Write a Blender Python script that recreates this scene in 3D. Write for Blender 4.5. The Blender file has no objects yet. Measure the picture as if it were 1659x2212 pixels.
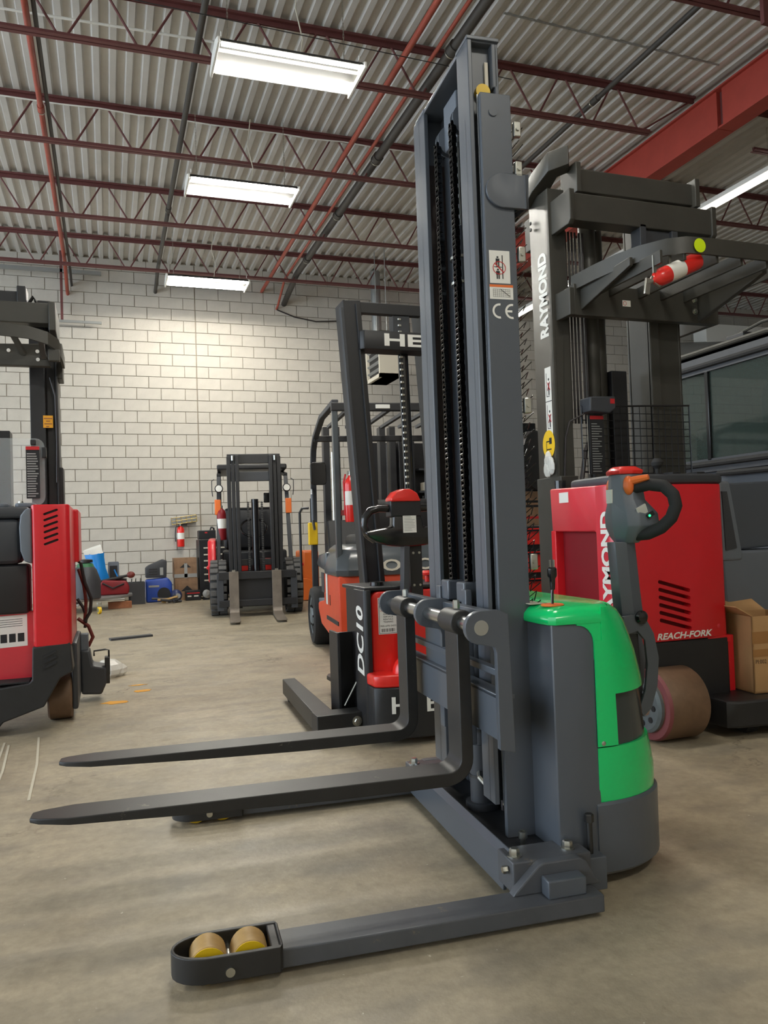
import bpy, bmesh, math, random
from mathutils import Vector, Matrix
random.seed(7)
R = math.radians
scene = bpy.context.scene
COL = scene.collection

# ------------------------------------------------------------ camera, world, exposure
FPX = 1700.0
cam_d = bpy.data.cameras.new('camera')
cam = bpy.data.objects.new('camera', cam_d)
COL.objects.link(cam)
cam_d.sensor_fit = 'HORIZONTAL'
cam_d.sensor_width = 36.0
cam_d.lens = FPX / 1659.0 * 36.0
cam_d.clip_start = 0.02
# world axes seen in camera coordinates (x right, y down, z forward), from the vanishing points of the hall
AX = ((0.94341752, -0.02260264, 0.33083606), (-0.32986107, 0.03828497, 0.94325285), (-0.03398606, -0.9990112, 0.02866298))
right = Vector((AX[0][0], AX[1][0], AX[2][0]))
down = Vector((AX[0][1], AX[1][1], AX[2][1]))
fwd = Vector((AX[0][2], AX[1][2], AX[2][2]))
m3 = Matrix((right, -down, -fwd)).transposed()
cam.matrix_world = Matrix.Translation((0, 0, 0.95)) @ m3.to_4x4()
scene.camera = cam

w = bpy.data.worlds.new('sky')
scene.world = w
w.use_nodes = True
bg = w.node_tree.nodes['Background']
bg.inputs['Color'].default_value = (0.76, 0.88, 1.0, 1)
bg.inputs['Strength'].default_value = SKY_STRENGTH = 3.4
TUBE = 225.0
scene.view_settings.view_transform = 'Standard'
scene.view_settings.look = 'None'
scene.view_settings.gamma = 1.0
scene.view_settings.use_curve_mapping = False
scene.view_settings.exposure = 0.35

# ------------------------------------------------------------ helpers
def srgb(r, g, b):
    f = lambda c: (c / 255 / 12.92) if c <= 10 else ((c / 255 + 0.055) / 1.055) ** 2.4
    return (f(r), f(g), f(b), 1)

def mat(name, col, rough=0.5, metal=0.0, var=0.0, scale=8.0, bump=0.0, bscale=60.0, coat=0.0, wear=None, wth=0.62, wscale=6.0, emit=0.0, alpha=1.0, trans=0.0):
    m = bpy.data.materials.new(name)
    m.use_nodes = True
    nt = m.node_tree
    b = nt.nodes['Principled BSDF']
    c = srgb(*col)
    b.inputs['Base Color'].default_value = c
    b.inputs['Roughness'].default_value = rough
    b.inputs['Metallic'].default_value = metal
    b.inputs['Coat Weight'].default_value = coat
    b.inputs['Coat Roughness'].default_value = 0.12
    b.inputs['Alpha'].default_value = alpha
    b.inputs['Transmission Weight'].default_value = trans
    if emit:
        b.inputs['Emission Color'].default_value = c
        b.inputs['Emission Strength'].default_value = emit
    tc = None
    def coord():
        nonlocal tc
        if tc is None:
            tc = nt.nodes.new('ShaderNodeTexCoord')
        return tc.outputs['Object']
    src = None
    if var:
        n = nt.nodes.new('ShaderNodeTexNoise')
        n.inputs['Scale'].default_value = scale
        n.inputs['Detail'].default_value = 6
        n.inputs['Roughness'].default_value = 0.65
        nt.links.new(coord(), n.inputs['Vector'])
        rp = nt.nodes.new('ShaderNodeValToRGB')
        rp.color_ramp.elements[0].position = 0.3
        rp.color_ramp.elements[1].position = 0.7
        rp.color_ramp.elements[0].color = tuple(x * (1 - var) for x in c[:3]) + (1,)
        rp.color_ramp.elements[1].color = tuple(min(1, x * (1 + var)) for x in c[:3]) + (1,)
        nt.links.new(n.outputs['Fac'], rp.inputs['Fac'])
        src = rp.outputs['Color']
    if wear:
        n = nt.nodes.new('ShaderNodeTexNoise')
        n.inputs['Scale'].default_value = wscale
        n.inputs['Detail'].default_value = 10
        n.inputs['Roughness'].default_value = 0.75
        nt.links.new(coord(), n.inputs['Vector'])
        rp = nt.nodes.new('ShaderNodeValToRGB')
        rp.color_ramp.elements[0].position = wth
        rp.color_ramp.elements[1].position = wth + 0.04
        rp.color_ramp.elements[0].color = (0, 0, 0, 1)
        rp.color_ramp.elements[1].color = (1, 1, 1, 1)
        nt.links.new(n.outputs['Fac'], rp.inputs['Fac'])
        mx = nt.nodes.new('ShaderNodeMix')
        mx.data_type = 'RGBA'
        nt.links.new(rp.outputs['Color'], mx.inputs['Factor'])
        if src: nt.links.new(src, mx.inputs['A'])
        else: mx.inputs['A'].default_value = c
        mx.inputs['B'].default_value = srgb(*wear)
        src = mx.outputs['Result']
    if src:
        nt.links.new(src, b.inputs['Base Color'])
    if bump:
        n = nt.nodes.new('ShaderNodeTexNoise')
        n.inputs['Scale'].default_value = bscale
        n.inputs['Detail'].default_value = 4
        nt.links.new(coord(), n.inputs['Vector'])
        bp = nt.nodes.new('ShaderNodeBump')
        bp.inputs['Strength'].default_value = bump
        bp.inputs['Distance'].default_value = 0.01
        nt.links.new(n.outputs['Fac'], bp.inputs['Height'])
        nt.links.new(bp.outputs['Normal'], b.inputs['Normal'])
    return m

class MB:
    def __init__(s): s.v = []; s.f = []
    def add(s, vs, fs):
        o = len(s.v)
        s.v += [tuple(p) for p in vs]
        s.f += [tuple(i + o for i in f) for f in fs]
        return s
    def box(s, x0, x1, y0, y1, z0, z1):
        return s.add([(x0,y0,z0),(x1,y0,z0),(x1,y1,z0),(x0,y1,z0),(x0,y0,z1),(x1,y0,z1),(x1,y1,z1),(x0,y1,z1)],
            [(0,3,2,1),(4,5,6,7),(0,1,5,4),(1,2,6,5),(2,3,7,6),(3,0,4,7)])
    def obox(s, c, sx, sy, sz, rot):
        c = Vector(c); rot = rot.to_matrix() if hasattr(rot, 'to_matrix') else rot
        vs = [c + rot @ Vector((a*sx/2, b*sy/2, d*sz/2)) for d in (-1,1) for a,b in ((-1,-1),(1,-1),(1,1),(-1,1))]
        return s.add(vs, [(0,3,2,1),(4,5,6,7),(0,1,5,4),(1,2,6,5),(2,3,7,6),(3,0,4,7)])
    def bar(s, p0, p1, w, h, up=(0,0,1)):
        p0 = Vector(p0); p1 = Vector(p1); d = (p1-p0).normalized(); u = Vector(up)
        sd = d.cross(u).normalized(); u = sd.cross(d).normalized()
        vs = []
        for p in (p0, p1):
            vs += [p - sd*w/2 - u*h/2, p + sd*w/2 - u*h/2, p + sd*w/2 + u*h/2, p - sd*w/2 + u*h/2]
        return s.add(vs, [(3,2,1,0),(4,5,6,7),(0,1,5,4),(1,2,6,5),(2,3,7,6),(3,0,4,7)])
    def strip(s, pts, w, h, up=(0,0,1)):
        # flat bar swept along a path: w sideways, h along up
        P = [Vector(p) for p in pts]; U = Vector(up).normalized(); vs = []; n = len(P)
        for i, p in enumerate(P):
            d = (P[min(i+1,n-1)] - P[max(i-1,0)]).normalized()
            sd = d.cross(U).normalized()
            vs += [p - sd*w/2 - U*h/2, p + sd*w/2 - U*h/2, p + sd*w/2 + U*h/2, p - sd*w/2 + U*h/2]
        fs = [(3,2,1,0), tuple(4*(n-1)+k for k in range(4))]
        for i in range(n-1):
            for k in range(4):
                a = 4*i+k; b = 4*i+(k+1)%4
                fs.append((a, b, b+4, a+4))
        return s.add(vs, fs)
    def prism(s, pts, ax, a0, a1):
        def mk(p, a):
            return (a,p[0],p[1]) if ax == 'x' else (p[0],a,p[1]) if ax == 'y' else (p[0],p[1],a)
        n = len(pts)
        vs = [mk(p,a0) for p in pts] + [mk(p,a1) for p in pts]
        fs = [tuple(range(n-1,-1,-1)), tuple(range(n,2*n))] + [(i,(i+1)%n,n+(i+1)%n,n+i) for i in range(n)]
        return s.add(vs, fs)
    def frame(s, p):
        d = p.normalized()
        u = Vector((0,0,1)) if abs(d.z) < 0.9 else Vector((1,0,0))
        a = d.cross(u).normalized(); return a, d.cross(a).normalized()
    def cyl(s, p0, p1, r, r1=None, n=16):
        p0 = Vector(p0); p1 = Vector(p1); r1 = r if r1 is None else r1
        a, b = s.frame(p1-p0)
        vs = []
        for p, q in ((p0,r),(p1,r1)):
            vs += [p + a*q*math.cos(2*math.pi*i/n) + b*q*math.sin(2*math.pi*i/n) for i in range(n)]
        fs = [tuple(range(n-1,-1,-1)), tuple(range(n,2*n))] + [(i,(i+1)%n,n+(i+1)%n,n+i) for i in range(n)]
        return s.add(vs, fs)
    def lathe(s, prof, p, d, n=24):
        # prof: (radius, distance along d)
        p = Vector(p); d = Vector(d).normalized(); a, b = s.frame(d)
        vs = []; fs = []
        for r, t in prof:
            vs += [p + d*t + a*r*math.cos(2*math.pi*i/n) + b*r*math.sin(2*math.pi*i/n) for i in range(n)]
        for k in range(len(prof)-1):
            for i in range(n):
                j = (i+1)%n
                fs.append((k*n+i, k*n+j, (k+1)*n+j, (k+1)*n+i))
        fs.append(tuple(range(n-1,-1,-1))); m = (len(prof)-1)*n
        fs.append(tuple(range(m, m+n)))
        return s.add(vs, fs)
    def tube(s, pts, r, n=8, closed=False):
        P = [Vector(p) for p in pts]; m = len(P); vs = []; fs = []
        rr = r if isinstance(r, (list, tuple)) else [r]*m
        a = None
        for i in range(m):
            d = (P[(i+1)%m] - P[i-1]) if closed else (P[min(i+1,m-1)] - P[max(i-1,0)])
            d.normalize()
            if a is None: a, b = s.frame(d)
            else:
                a = (a - d*a.dot(d)).normalized()
            b = d.cross(a)
            vs += [P[i] + a*rr[i]*math.cos(2*math.pi*k/n) + b*rr[i]*math.sin(2*math.pi*k/n) for k in range(n)]
        for i in range(m if closed else m-1):
            for k in range(n):
                j = (k+1)%n; q = (i+1)%m
                fs.append((i*n+k, i*n+j, q*n+j, q*n+k))
        if not closed:
            fs += [tuple(range(n-1,-1,-1)), tuple(range((m-1)*n, m*n))]
        return s.add(vs, fs)
    def grid(s, rows, closed=False):
        n = len(rows[0]); vs = [p for r in rows for p in r]; fs = []
        for i in range(len(rows)-1):
            for j in range(n if closed else n-1):
                k = (j+1)%n
                fs.append((i*n+j, i*n+k, (i+1)*n+k, (i+1)*n+j))
        return s.add(vs, fs)
    def ell(s, c, rx, ry, rz, nu=14, nv=8):
        rows = []
        for i in range(nv+1):
            t = math.pi*i/nv
            rows.append([(c[0]+rx*math.sin(t)*math.cos(2*math.pi*j/nu), c[1]+ry*math.sin(t)*math.sin(2*math.pi*j/nu), c[2]+rz*math.cos(t)) for j in range(nu)])
        return s.grid(rows, True)
    def mesh(s, name, bevel=0, seg=2, ang=35, solid=0):
        me = bpy.data.meshes.new(name)
        me.from_pydata(s.v, [], s.f)
        bm = bmesh.new(); bm.from_mesh(me)
        bmesh.ops.remove_doubles(bm, verts=bm.verts, dist=1e-5)
        bmesh.ops.dissolve_degenerate(bm, edges=bm.edges, dist=1e-6)
        bmesh.ops.recalc_face_normals(bm, faces=bm.faces)
        if solid:
            bmesh.ops.solidify(bm, geom=bm.faces[:], thickness=solid)
        if bevel:
            es = [e for e in bm.edges if len(e.link_faces) == 2 and e.calc_face_angle(0) > R(30)]
            if es: bmesh.ops.bevel(bm, geom=es, offset=bevel, segments=seg, profile=0.5, affect='EDGES', clamp_overlap=True)
        bm.to_mesh(me); bm.free()
        for p in me.polygons: p.use_smooth = True
        me.set_sharp_from_angle(angle=R(min(ang, 22) if bevel else ang))
        return me
    def build(s, name, m, parent=None, bevel=0, seg=2, label=None, solid=0, ang=35):
        return link(name, s.mesh(name, bevel, seg, ang, solid), m, parent, label)

def link(name, me, m, parent=None, label=None):
    o = bpy.data.objects.new(name, me)
    COL.objects.link(o)
    if m and not me.materials: me.materials.append(m)
    if parent: o.parent = parent
    if label: o['label'] = label
    return o

def tag(o, label, cat, group=None, kind=None):
    o['label'] = label
    if cat: o['category'] = cat
    if group: o['group'] = group
    if kind: o['kind'] = kind
    return o

def thing(name, label, cat, loc=(0,0,0), rotz=0, group=None):
    o = bpy.data.objects.new(name, None)
    o.empty_display_size = 0.1
    COL.objects.link(o)
    o.location = loc; o.rotation_euler = (0,0,rotz)
    return tag(o, label, cat, group)

def rebase(t, loc):
    # parts were modelled in hall coordinates: move the thing's origin to its base
    loc = Vector(loc); seen = set(); st = list(t.children)
    while st:
        o = st.pop(); st += list(o.children)
        if o.type == 'MESH' and o.data.name not in seen:
            seen.add(o.data.name); o.data.transform(Matrix.Translation(-loc))
    t.location = loc
    return t

def struct(o): o['kind'] = 'structure'; return o

def B(*a): return MB().box(*a)

def rrect(x0, x1, y0, y1, r, n=4):
    pts = []
    for cx, cy, a0 in ((x1-r,y1-r,0),(x0+r,y1-r,90),(x0+r,y0+r,180),(x1-r,y0+r,270)):
        for k in range(n+1):
            a = R(a0 + 90*k/n)
            pts.append((cx + r*math.cos(a), cy + r*math.sin(a)))
    return pts

def text(body, m, parent, org, U, V, name='lettering', bold=0.0, shear=0.0, ext=0.0006, space=1.0, label=None):
    # lettering fitted to the rectangle org, org+U, org+V
    cu = bpy.data.curves.new('txt', 'FONT')
    cu.body = body; cu.size = 1; cu.offset = bold; cu.shear = shear; cu.extrude = 0.0; cu.space_character = space
    cu.resolution_u = 3
    ob = bpy.data.objects.new('txt', cu); COL.objects.link(ob)
    me = bpy.data.meshes.new_from_object(ob)
    bpy.data.objects.remove(ob); bpy.data.curves.remove(cu)
    xs = [v.co.x for v in me.vertices]; ys = [v.co.y for v in me.vertices]
    x0, x1, y0, y1 = min(xs), max(xs), min(ys), max(ys)
    org = Vector(org); U = Vector(U); V = Vector(V); n = U.cross(V).normalized()
    for v in me.vertices:
        v.co = org + U*((v.co.x-x0)/(x1-x0)) + V*((v.co.y-y0)/(y1-y0)) + n*ext
    me.name = name
    me.materials.clear()
    return link(name, me, m, parent, label)

def plate(mb, org, U, V, x0, x1, y0, y1, lift=0.0005, thick=0.0004):
    # thin rectangle on a face: x,y in 0..1 of U,V
    org = Vector(org); U = Vector(U); V = Vector(V); n = U.cross(V).normalized()
    q = []
    for l in (lift-thick, lift):
        q += [org+U*x0+V*y0+n*l, org+U*x1+V*y0+n*l, org+U*x1+V*y1+n*l, org+U*x0+V*y1+n*l]
    return mb.add(q, [(0,3,2,1),(4,5,6,7),(0,1,5,4),(1,2,6,5),(2,3,7,6),(3,0,4,7)])

def disc(mb, org, U, V, cx, cy, rx, ry, r0=0.0, lift=0.0006, n=24, a0=0, a1=360):
    org = Vector(org); U = Vector(U); V = Vector(V); nn = U.cross(V).normalized()
    rows = [[], []]
    m = n
    for k in range(m+1):
        a = R(a0 + (a1-a0)*k/m)
        for i, q in enumerate((r0, 1.0)):
            rows[i].append(org + U*(cx+rx*q*math.cos(a)) + V*(cy+ry*q*math.sin(a)) + nn*lift)
    return mb.grid(rows)

def bolt(parent, p, d, r=0.012, h=0.012, m=None, name='bolt', washer=True):
    d = Vector(d).normalized(); mb = MB()
    if washer: mb.cyl(p, Vector(p)+d*0.003, r*1.45, n=14)
    mb.lathe([(r,0.003),(r,h*0.8),(r*0.8,h)], p, d, 6)
    return mb.build(name, m or M['zinc'], parent)

def cut(o, cutter):
    # boolean cut baked into the mesh
    c = link('cutter', cutter.mesh('cutter'), None)
    md = o.modifiers.new('cut', 'BOOLEAN'); md.operation = 'DIFFERENCE'; md.solver = 'EXACT'; md.object = c
    bpy.context.view_layer.update()
    dg = bpy.context.evaluated_depsgraph_get()
    me = bpy.data.meshes.new_from_object(o.evaluated_get(dg))
    o.modifiers.clear()
    o.data = me
    for p in me.polygons: p.use_smooth = True
    me.set_sharp_from_angle(angle=R(35))
    bpy.data.objects.remove(c)
    return o

M = {}
M['floor'] = None
M['block'] = mat('painted block', (190,184,173), 0.85, var=0.06, scale=5, bump=0.35, bscale=90)
M['mortar'] = mat('mortar', (150,140,126), 0.95, var=0.1, scale=20)
M['deck'] = mat('steel deck', (206,203,197), 0.5, var=0.08, scale=1.5)
M['joist'] = mat('primer joist', (104,58,56), 0.6, var=0.15, scale=5)
M['girder'] = mat('primer girder', (168,66,54), 0.55, var=0.1, scale=4)
M['redpipe'] = mat('sprinkler red', (160,74,58), 0.45, var=0.12, scale=4)
M['darkpipe'] = mat('dark pipe', (66,62,58), 0.5, var=0.1, scale=4)
M['reflector'] = mat('darkened lamp reflector', (22,22,21), 0.6)  # near-black instead of white, so the lit tubes stay distinct from their glow
M['lampbar'] = mat('darkened lamp channel', (60,60,58), 0.6)  # white channel greyed down against the glare of the tubes
M['white'] = mat('white enamel', (236,234,226), 0.35)
M['offwhite'] = mat('sticker white', (232,230,222), 0.5)
M['tube'] = mat('lamp tube', (255,251,240), 0.4, emit=TUBE)
M['strip'] = mat('strip lamp', (255,250,240), 0.4, emit=1.6)
M['zinc'] = mat('zinc', (190,190,182), 0.28, 1.0, var=0.1, scale=20)
M['steel'] = mat('polished bar', (196,200,202), 0.22, 1.0)
M['darksteel'] = mat('dark steel', (70,70,70), 0.4, 0.8, var=0.2, scale=15)
M['grease'] = mat('greased shaded channel', (50,36,31), 0.35, var=0.3, scale=12)  # dark brown for grease plus the shadow inside the channel
M['chain'] = mat('oiled chain', (30,31,33), 0.28, 0.85)
M['grey'] = mat('slate paint', (81,86,93), 0.36, var=0.04, scale=3, coat=0.15)
M['greyw'] = mat('slate paint worn', (78,80,84), 0.45, var=0.15, scale=9, wear=(112,104,92), wth=0.63, wscale=14)
M['fork'] = mat('fork black', (44,43,42), 0.45, 0.2, var=0.2, scale=10, wear=(104,98,88), wth=0.64, wscale=9)
M['forkworn'] = mat('fork steel worn', (118,108,97), 0.5, 0.3, var=0.2, scale=8)
M['green'] = mat('green cover', (0,206,112), 0.22, coat=0.5)
M['smoke'] = mat('smoked plastic', (52,60,62), 0.2, coat=0.3)
M['black'] = mat('black paint', (34,34,36), 0.42, var=0.1, scale=8)
M['blackw'] = mat('black paint worn', (36,36,37), 0.45, var=0.2, scale=8, wear=(120,116,110), wth=0.7, wscale=10)
M['blackg'] = mat('black gloss', (20,20,22), 0.18, coat=0.4)
M['rubber'] = mat('rubber', (36,36,36), 0.8, var=0.15, scale=12)
M['rubberg'] = mat('grey tread', (88,86,84), 0.85, var=0.2, scale=12)
M['red'] = mat('red paint', (214,30,40), 0.35, var=0.06, scale=3, coat=0.2, wear=(222,150,150), wth=0.7, wscale=9)
M['redh'] = mat('red plastic', (226,42,34), 0.28, coat=0.4)
M['pink'] = mat('red paint reflection-washed', (214,52,64), 0.32, var=0.06, scale=4, coat=0.4)  # paler copy of the red, with the washing reflection put into the colour
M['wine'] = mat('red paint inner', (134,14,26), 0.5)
M['orange'] = mat('orange paint', (222,78,40), 0.42, var=0.06, scale=4, wear=(206,120,96), wth=0.69, wscale=8)
M['amber'] = mat('amber', (232,116,50), 0.35)
M['yellow'] = mat('yellow', (240,196,24), 0.45)
M['poly'] = mat('polyurethane tan', (176,142,88), 0.5, var=0.15, scale=20)
M['polyy'] = mat('polyurethane yellow', (226,186,30), 0.4)
M['card'] = mat('cardboard', (190,148,100), 0.85, var=0.07, scale=6)
M['cardd'] = mat('cardboard dirty', (140,110,84), 0.85, var=0.25, scale=9)
M['tape'] = mat('packing tape', (166,118,68), 0.35)
M['dgrey'] = mat('dark grey plastic', (58,60,64), 0.5, var=0.08, scale=6)
M['mgrey'] = mat('mid grey plastic', (104,110,118), 0.45, var=0.05, scale=6)
M['lgrey'] = mat('light grey', (150,150,146), 0.5)
M['hoodgrey'] = mat('counterweight grey', (70,76,80), 0.3, coat=0.3)
M['trim'] = mat('olive black steel', (62,60,54), 0.42, var=0.12, scale=6)
M['beige'] = mat('beige enamel', (206,198,180), 0.5)
M['glass'] = mat('tinted glass', (54,66,62), 0.05, alpha=0.55)
M['clear'] = mat('clear acrylic', (226,232,232), 0.05, alpha=0.16)
M['film'] = mat('clear plastic wrap', (238,236,228), 0.25, alpha=0.65)
M['blue'] = mat('blue bag', (24,128,206), 0.35, var=0.1, scale=8)
M['navy'] = mat('blue paint', (34,70,160), 0.4)
M['lime'] = mat('fluorescent sticker', (222,250,10), 0.5)
M['sred'] = mat('print red', (196,34,38), 0.5)
M['sblack'] = mat('print black', (28,28,30), 0.6)
M['hose'] = mat('hose', (44,38,38), 0.5)
M['hosered'] = mat('red hose', (112,44,36), 0.5)
M['wood'] = mat('timber', (146,92,60), 0.8, var=0.2, scale=15)
M['led'] = mat('green led', (40,230,120), 0.4, emit=3)
M['orangep'] = mat('orange plastic', (238,118,56), 0.35)
M['skel'] = mat('galvanised', (160,162,160), 0.4, 0.6)
M['floorpaint'] = mat('paint splash', (226,160,40), 0.7)
M['chalk'] = mat('chalk', (188,180,160), 0.9)
M['hub'] = mat('wheel hub grey', (96,104,106), 0.5, var=0.15, scale=20)
M['pu'] = mat('worn drive tyre', (116,90,68), 0.6, var=0.2, scale=10)
M['pur'] = mat('maroon tyre wall', (128,66,68), 0.55)
# ------------------------------------------------------------ the hall
XL, XR, YF, YB = -9.0, 16.0, -4.0, 14.05
def floor_mat():
    m = bpy.data.materials.new('concrete floor'); m.use_nodes = True
    nt = m.node_tree; b = nt.nodes['Principled BSDF']; L = nt.links.new
    tc = nt.nodes.new('ShaderNodeTexCoord')
    def noise(sc, det=6, ro=0.6):
        n = nt.nodes.new('ShaderNodeTexNoise'); n.inputs['Scale'].default_value = sc; n.inputs['Detail'].default_value = det; n.inputs['Roughness'].default_value = ro
        L(tc.outputs['Object'], n.inputs['Vector']); return n
    def ramp(src, p0, c0, p1, c1):
        r = nt.nodes.new('ShaderNodeValToRGB'); e = r.color_ramp.elements
        e[0].position = p0; e[0].color = c0; e[1].position = p1; e[1].color = c1
        L(src, r.inputs['Fac']); return r.outputs['Color']
    def mix(fac, a, c, mode='MIX'):
        x = nt.nodes.new('ShaderNodeMix'); x.data_type = 'RGBA'; x.blend_type = mode
        if hasattr(fac, 'links'): L(fac, x.inputs['Factor'])
        else: x.inputs['Factor'].default_value = fac
        for s, v in (('A', a), ('B', c)):
            if hasattr(v, 'links'): L(v, x.inputs[s])
            else: x.inputs[s].default_value = v
        return x.outputs['Result']
    base = ramp(noise(1.3, 8, 0.65).outputs['Fac'], 0.32, srgb(148,136,114), 0.7, srgb(184,170,144))
    fine = ramp(noise(28, 5, 0.7).outputs['Fac'], 0.3, (0.72,0.72,0.72,1), 0.7, (1,1,1,1))
    c = mix(1.0, base, fine, 'MULTIPLY')
    # stretched scuffs
    mp = nt.nodes.new('ShaderNodeMapping'); mp.inputs['Scale'].default_value = (2.0, 4.2, 1); mp.inputs['Rotation'].default_value = (0,0,0.5)
    L(tc.outputs['Object'], mp.inputs['Vector'])
    sc = nt.nodes.new('ShaderNodeTexNoise'); sc.inputs['Scale'].default_value = 2.0; sc.inputs['Detail'].default_value = 8
    L(mp.outputs['Vector'], sc.inputs['Vector'])
    c = mix(ramp(sc.outputs['Fac'], 0.48, (0,0,0,1), 0.75, (0.6,0.6,0.6,1)), c, srgb(112,106,96))
    # dark spots
    c = mix(ramp(noise(9, 3, 0.5).outputs['Fac'], 0.70, (0,0,0,1), 0.78, (0.5,0.5,0.5,1)), c, srgb(92,84,72))
    # light specks
    c = mix(ramp(noise(60, 2, 0.5).outputs['Fac'], 0.74, (0,0,0,1), 0.78, (0.7,0.7,0.7,1)), c, srgb(214,206,188))
    # cracks
    wob = noise(3.0, 5)
    ad = nt.nodes.new('ShaderNodeVectorMath'); ad.operation = 'MULTIPLY_ADD'; ad.inputs[1].default_value = (0.6,0.6,0.6)
    L(wob.outputs['Color'], ad.inputs[0]); L(tc.outputs['Object'], ad.inputs[2])
    vo = nt.nodes.new('ShaderNodeTexVoronoi'); vo.feature = 'DISTANCE_TO_EDGE'; vo.inputs['Scale'].default_value = 0.55
    L(ad.outputs['Vector'], vo.inputs['Vector'])
    cr = ramp(vo.outputs['Distance'], 0.0, (0.85,0.85,0.85,1), 0.005, (0,0,0,1))
    gate = ramp(noise(0.7, 2).outputs['Fac'], 0.44, (0,0,0,1), 0.58, (1,1,1,1))
    c = mix(mix(1.0, cr, gate, 'MULTIPLY'), c, srgb(84,76,64))
    L(c, b.inputs['Base Color'])
    rr = ramp(noise(4, 4).outputs['Fac'], 0.3, (0.42,)*3 + (1,), 0.7, (0.62,)*3 + (1,))
    L(rr, b.inputs['Roughness'])
    bp = nt.nodes.new('ShaderNodeBump'); bp.inputs['Strength'].default_value = 0.12; bp.inputs['Distance'].default_value = 0.01
    L(noise(40, 5).outputs['Fac'], bp.inputs['Height']); L(bp.outputs['Normal'], b.inputs['Normal'])
    return m
M['floor'] = floor_mat()
fl = struct(B(XL, XR, YF, YB+0.2, -0.12, 0).build('floor', M['floor']))
fl['label'] = 'stained grey concrete floor of the workshop'

# back wall: mortar bed and single blocks
wall = struct(B(XL, XR, YB+0.006, YB+0.25, 0, 5.95).build('wall_back', M['mortar']))
wall['label'] = 'grey painted concrete block wall at the back of the hall'
BW, BH, J = 0.405, 0.2, 1.527
me_full = B(0, BW-0.010, 0, 0.02, 0, BH-0.010).mesh('block', 0.003, 1)
me_half = B(0, BW/2-0.010, 0, 0.02, 0, BH-0.010).mesh('block_half', 0.003, 1)
for me in (me_full, me_half): me.materials.append(M['block'])
cand = []
for k in range(29):
    z = 0.012 + BH*k
    x = J
    if k % 2: x -= BW/2; cand.append((x, z, True))
    while x > XL + BW: x -= BW; cand.append((x, z, False))
    x = J + 0.008
    if k % 2: cand.append((x, z, True)); x += BW/2
    while x < XR - BW: cand.append((x, z, False)); x += BW
vis = sorted(cand, key=lambda c: (0 if (-1.6 < c[0] < 3.75 and 0.15 < c[1] < 5.45) else 1, abs(c[0]-1.1)))
rest = MB()
for i, (x, z, hf) in enumerate(vis):
    dy = random.uniform(-0.0025, 0.0025)
    if i < 300:
        o = link('block', me_half if hf else me_full, None, wall)
        o.location = (x, YB-0.012+dy, z)
    else:
        wd = (BW/2 if hf else BW) - 0.010
        rest.box(x, x+wd, YB-0.012+dy, YB+0.008, z, z+BH-0.010)
o = rest.build('block_courses', M['block'], wall); o['kind'] = 'stuff'

# side wall far right
wf = struct(B(XL, XR, YF-0.2, YF, 0, 5.95).build('wall_front', M['block'])); wf['label'] = 'plain block wall behind the camera'
wr = struct(B(XR, XR+0.2, YF, YB+0.2, 0, 5.95).build('wall_right', M['block'])); wr['label'] = 'plain block wall at the right end of the hall'

# corrugated roof deck
cl = struct(B(XL, XR, YF, YB+0.2, 5.90, 5.98).build('ceiling', M['deck'])); cl['label'] = 'flat roof over the corrugated steel deck'
PER = 0.16
def deck_mesh(n):
    prof = []
    for i in range(n):
        x = i*PER
        prof += [(x, 5.800), (x+0.058, 5.800), (x+0.074, 5.842), (x+PER-0.016, 5.842)]
    prof += [(n*PER, 5.800)]
    mb = MB(); mb.grid([[(x, YF, z) for x, z in prof], [(x, YB+0.1, z) for x, z in prof]])
    me = mb.mesh('deck_sheet', ang=20); me.materials.append(M['deck']); return me
dm = deck_mesh(6)
x = XL
while x < XR - 0.5:
    o = link('deck_sheet', dm, None, cl); o.location = (x, 0, random.uniform(-0.002, 0.002)); x += 6*PER

# open web joists
def joist(y, x0, x1, label, cut_end=True):
    t = thing('roof_joist', label, 'joist', (0, y, 0), 0, 'open web roof joists')
    mb = MB(); mb.box(x0, x1, -0.045, -0.006, 5.775, 5.798); mb.box(x0, x1, -0.012, -0.006, 5.735, 5.775); mb.box(x0, x1, 0.006, 0.045, 5.775, 5.798); mb.box(x0, x1, 0.006, 0.012, 5.735, 5.775)
    mb.build('top_chord', M['joist'], t)
    e = 0.62 if cut_end else 0.0
    xb0, xb1 = x0 + e, x1 - e
    mb = MB()
    for s in (-1, 1):
        mb.box(xb0, xb1, *sorted((s*0.045, s*0.006)), 5.300, 5.308)
        mb.box(xb0, xb1, *sorted((s*0.012, s*0.006)), 5.308, 5.345)
    mb.build('bottom_chord', M['joist'], t)
    pan = 0.66
    n = int((xb1-xb0-0.2)/pan)
    s0 = xb1 - 0.12 - n*pan
    wm = {}
    for k in range(n+1):
        xa = s0 + k*pan
        for d in (-1, 1):
            if k == n and d == 1: continue
            key = d
            if key not in wm:
                wm[key] = MB().cyl((0.04*d, 0, 5.33), (d*(pan/2-0.04), 0, 5.76), 0.011, n=6).mesh('web_bar'); wm[key].materials.append(M['joist'])
            o = link('web_bar', wm[key], None, t); o.location = (xa, 0, 0)
    MB().cyl((xb1-0.1, 0, 5.33), (x1-0.05, 0, 5.75), 0.011, n=6).build('end_bar', M['joist'], t)
    return t
names = ['nearest the camera', 'second from the camera', 'third from the camera', 'fourth from the camera', 'nearest the block wall']
for y, nm in zip((5.17, 7.12, 9.03, 11.05, 13.0), names):
    joist(y, -4.2, 6.40, 'open web roof joist left of the red girder, ' + nm)
    joist(y, 6.62, 14.5, 'open web roof joist right of the red girder, ' + nm)

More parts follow.
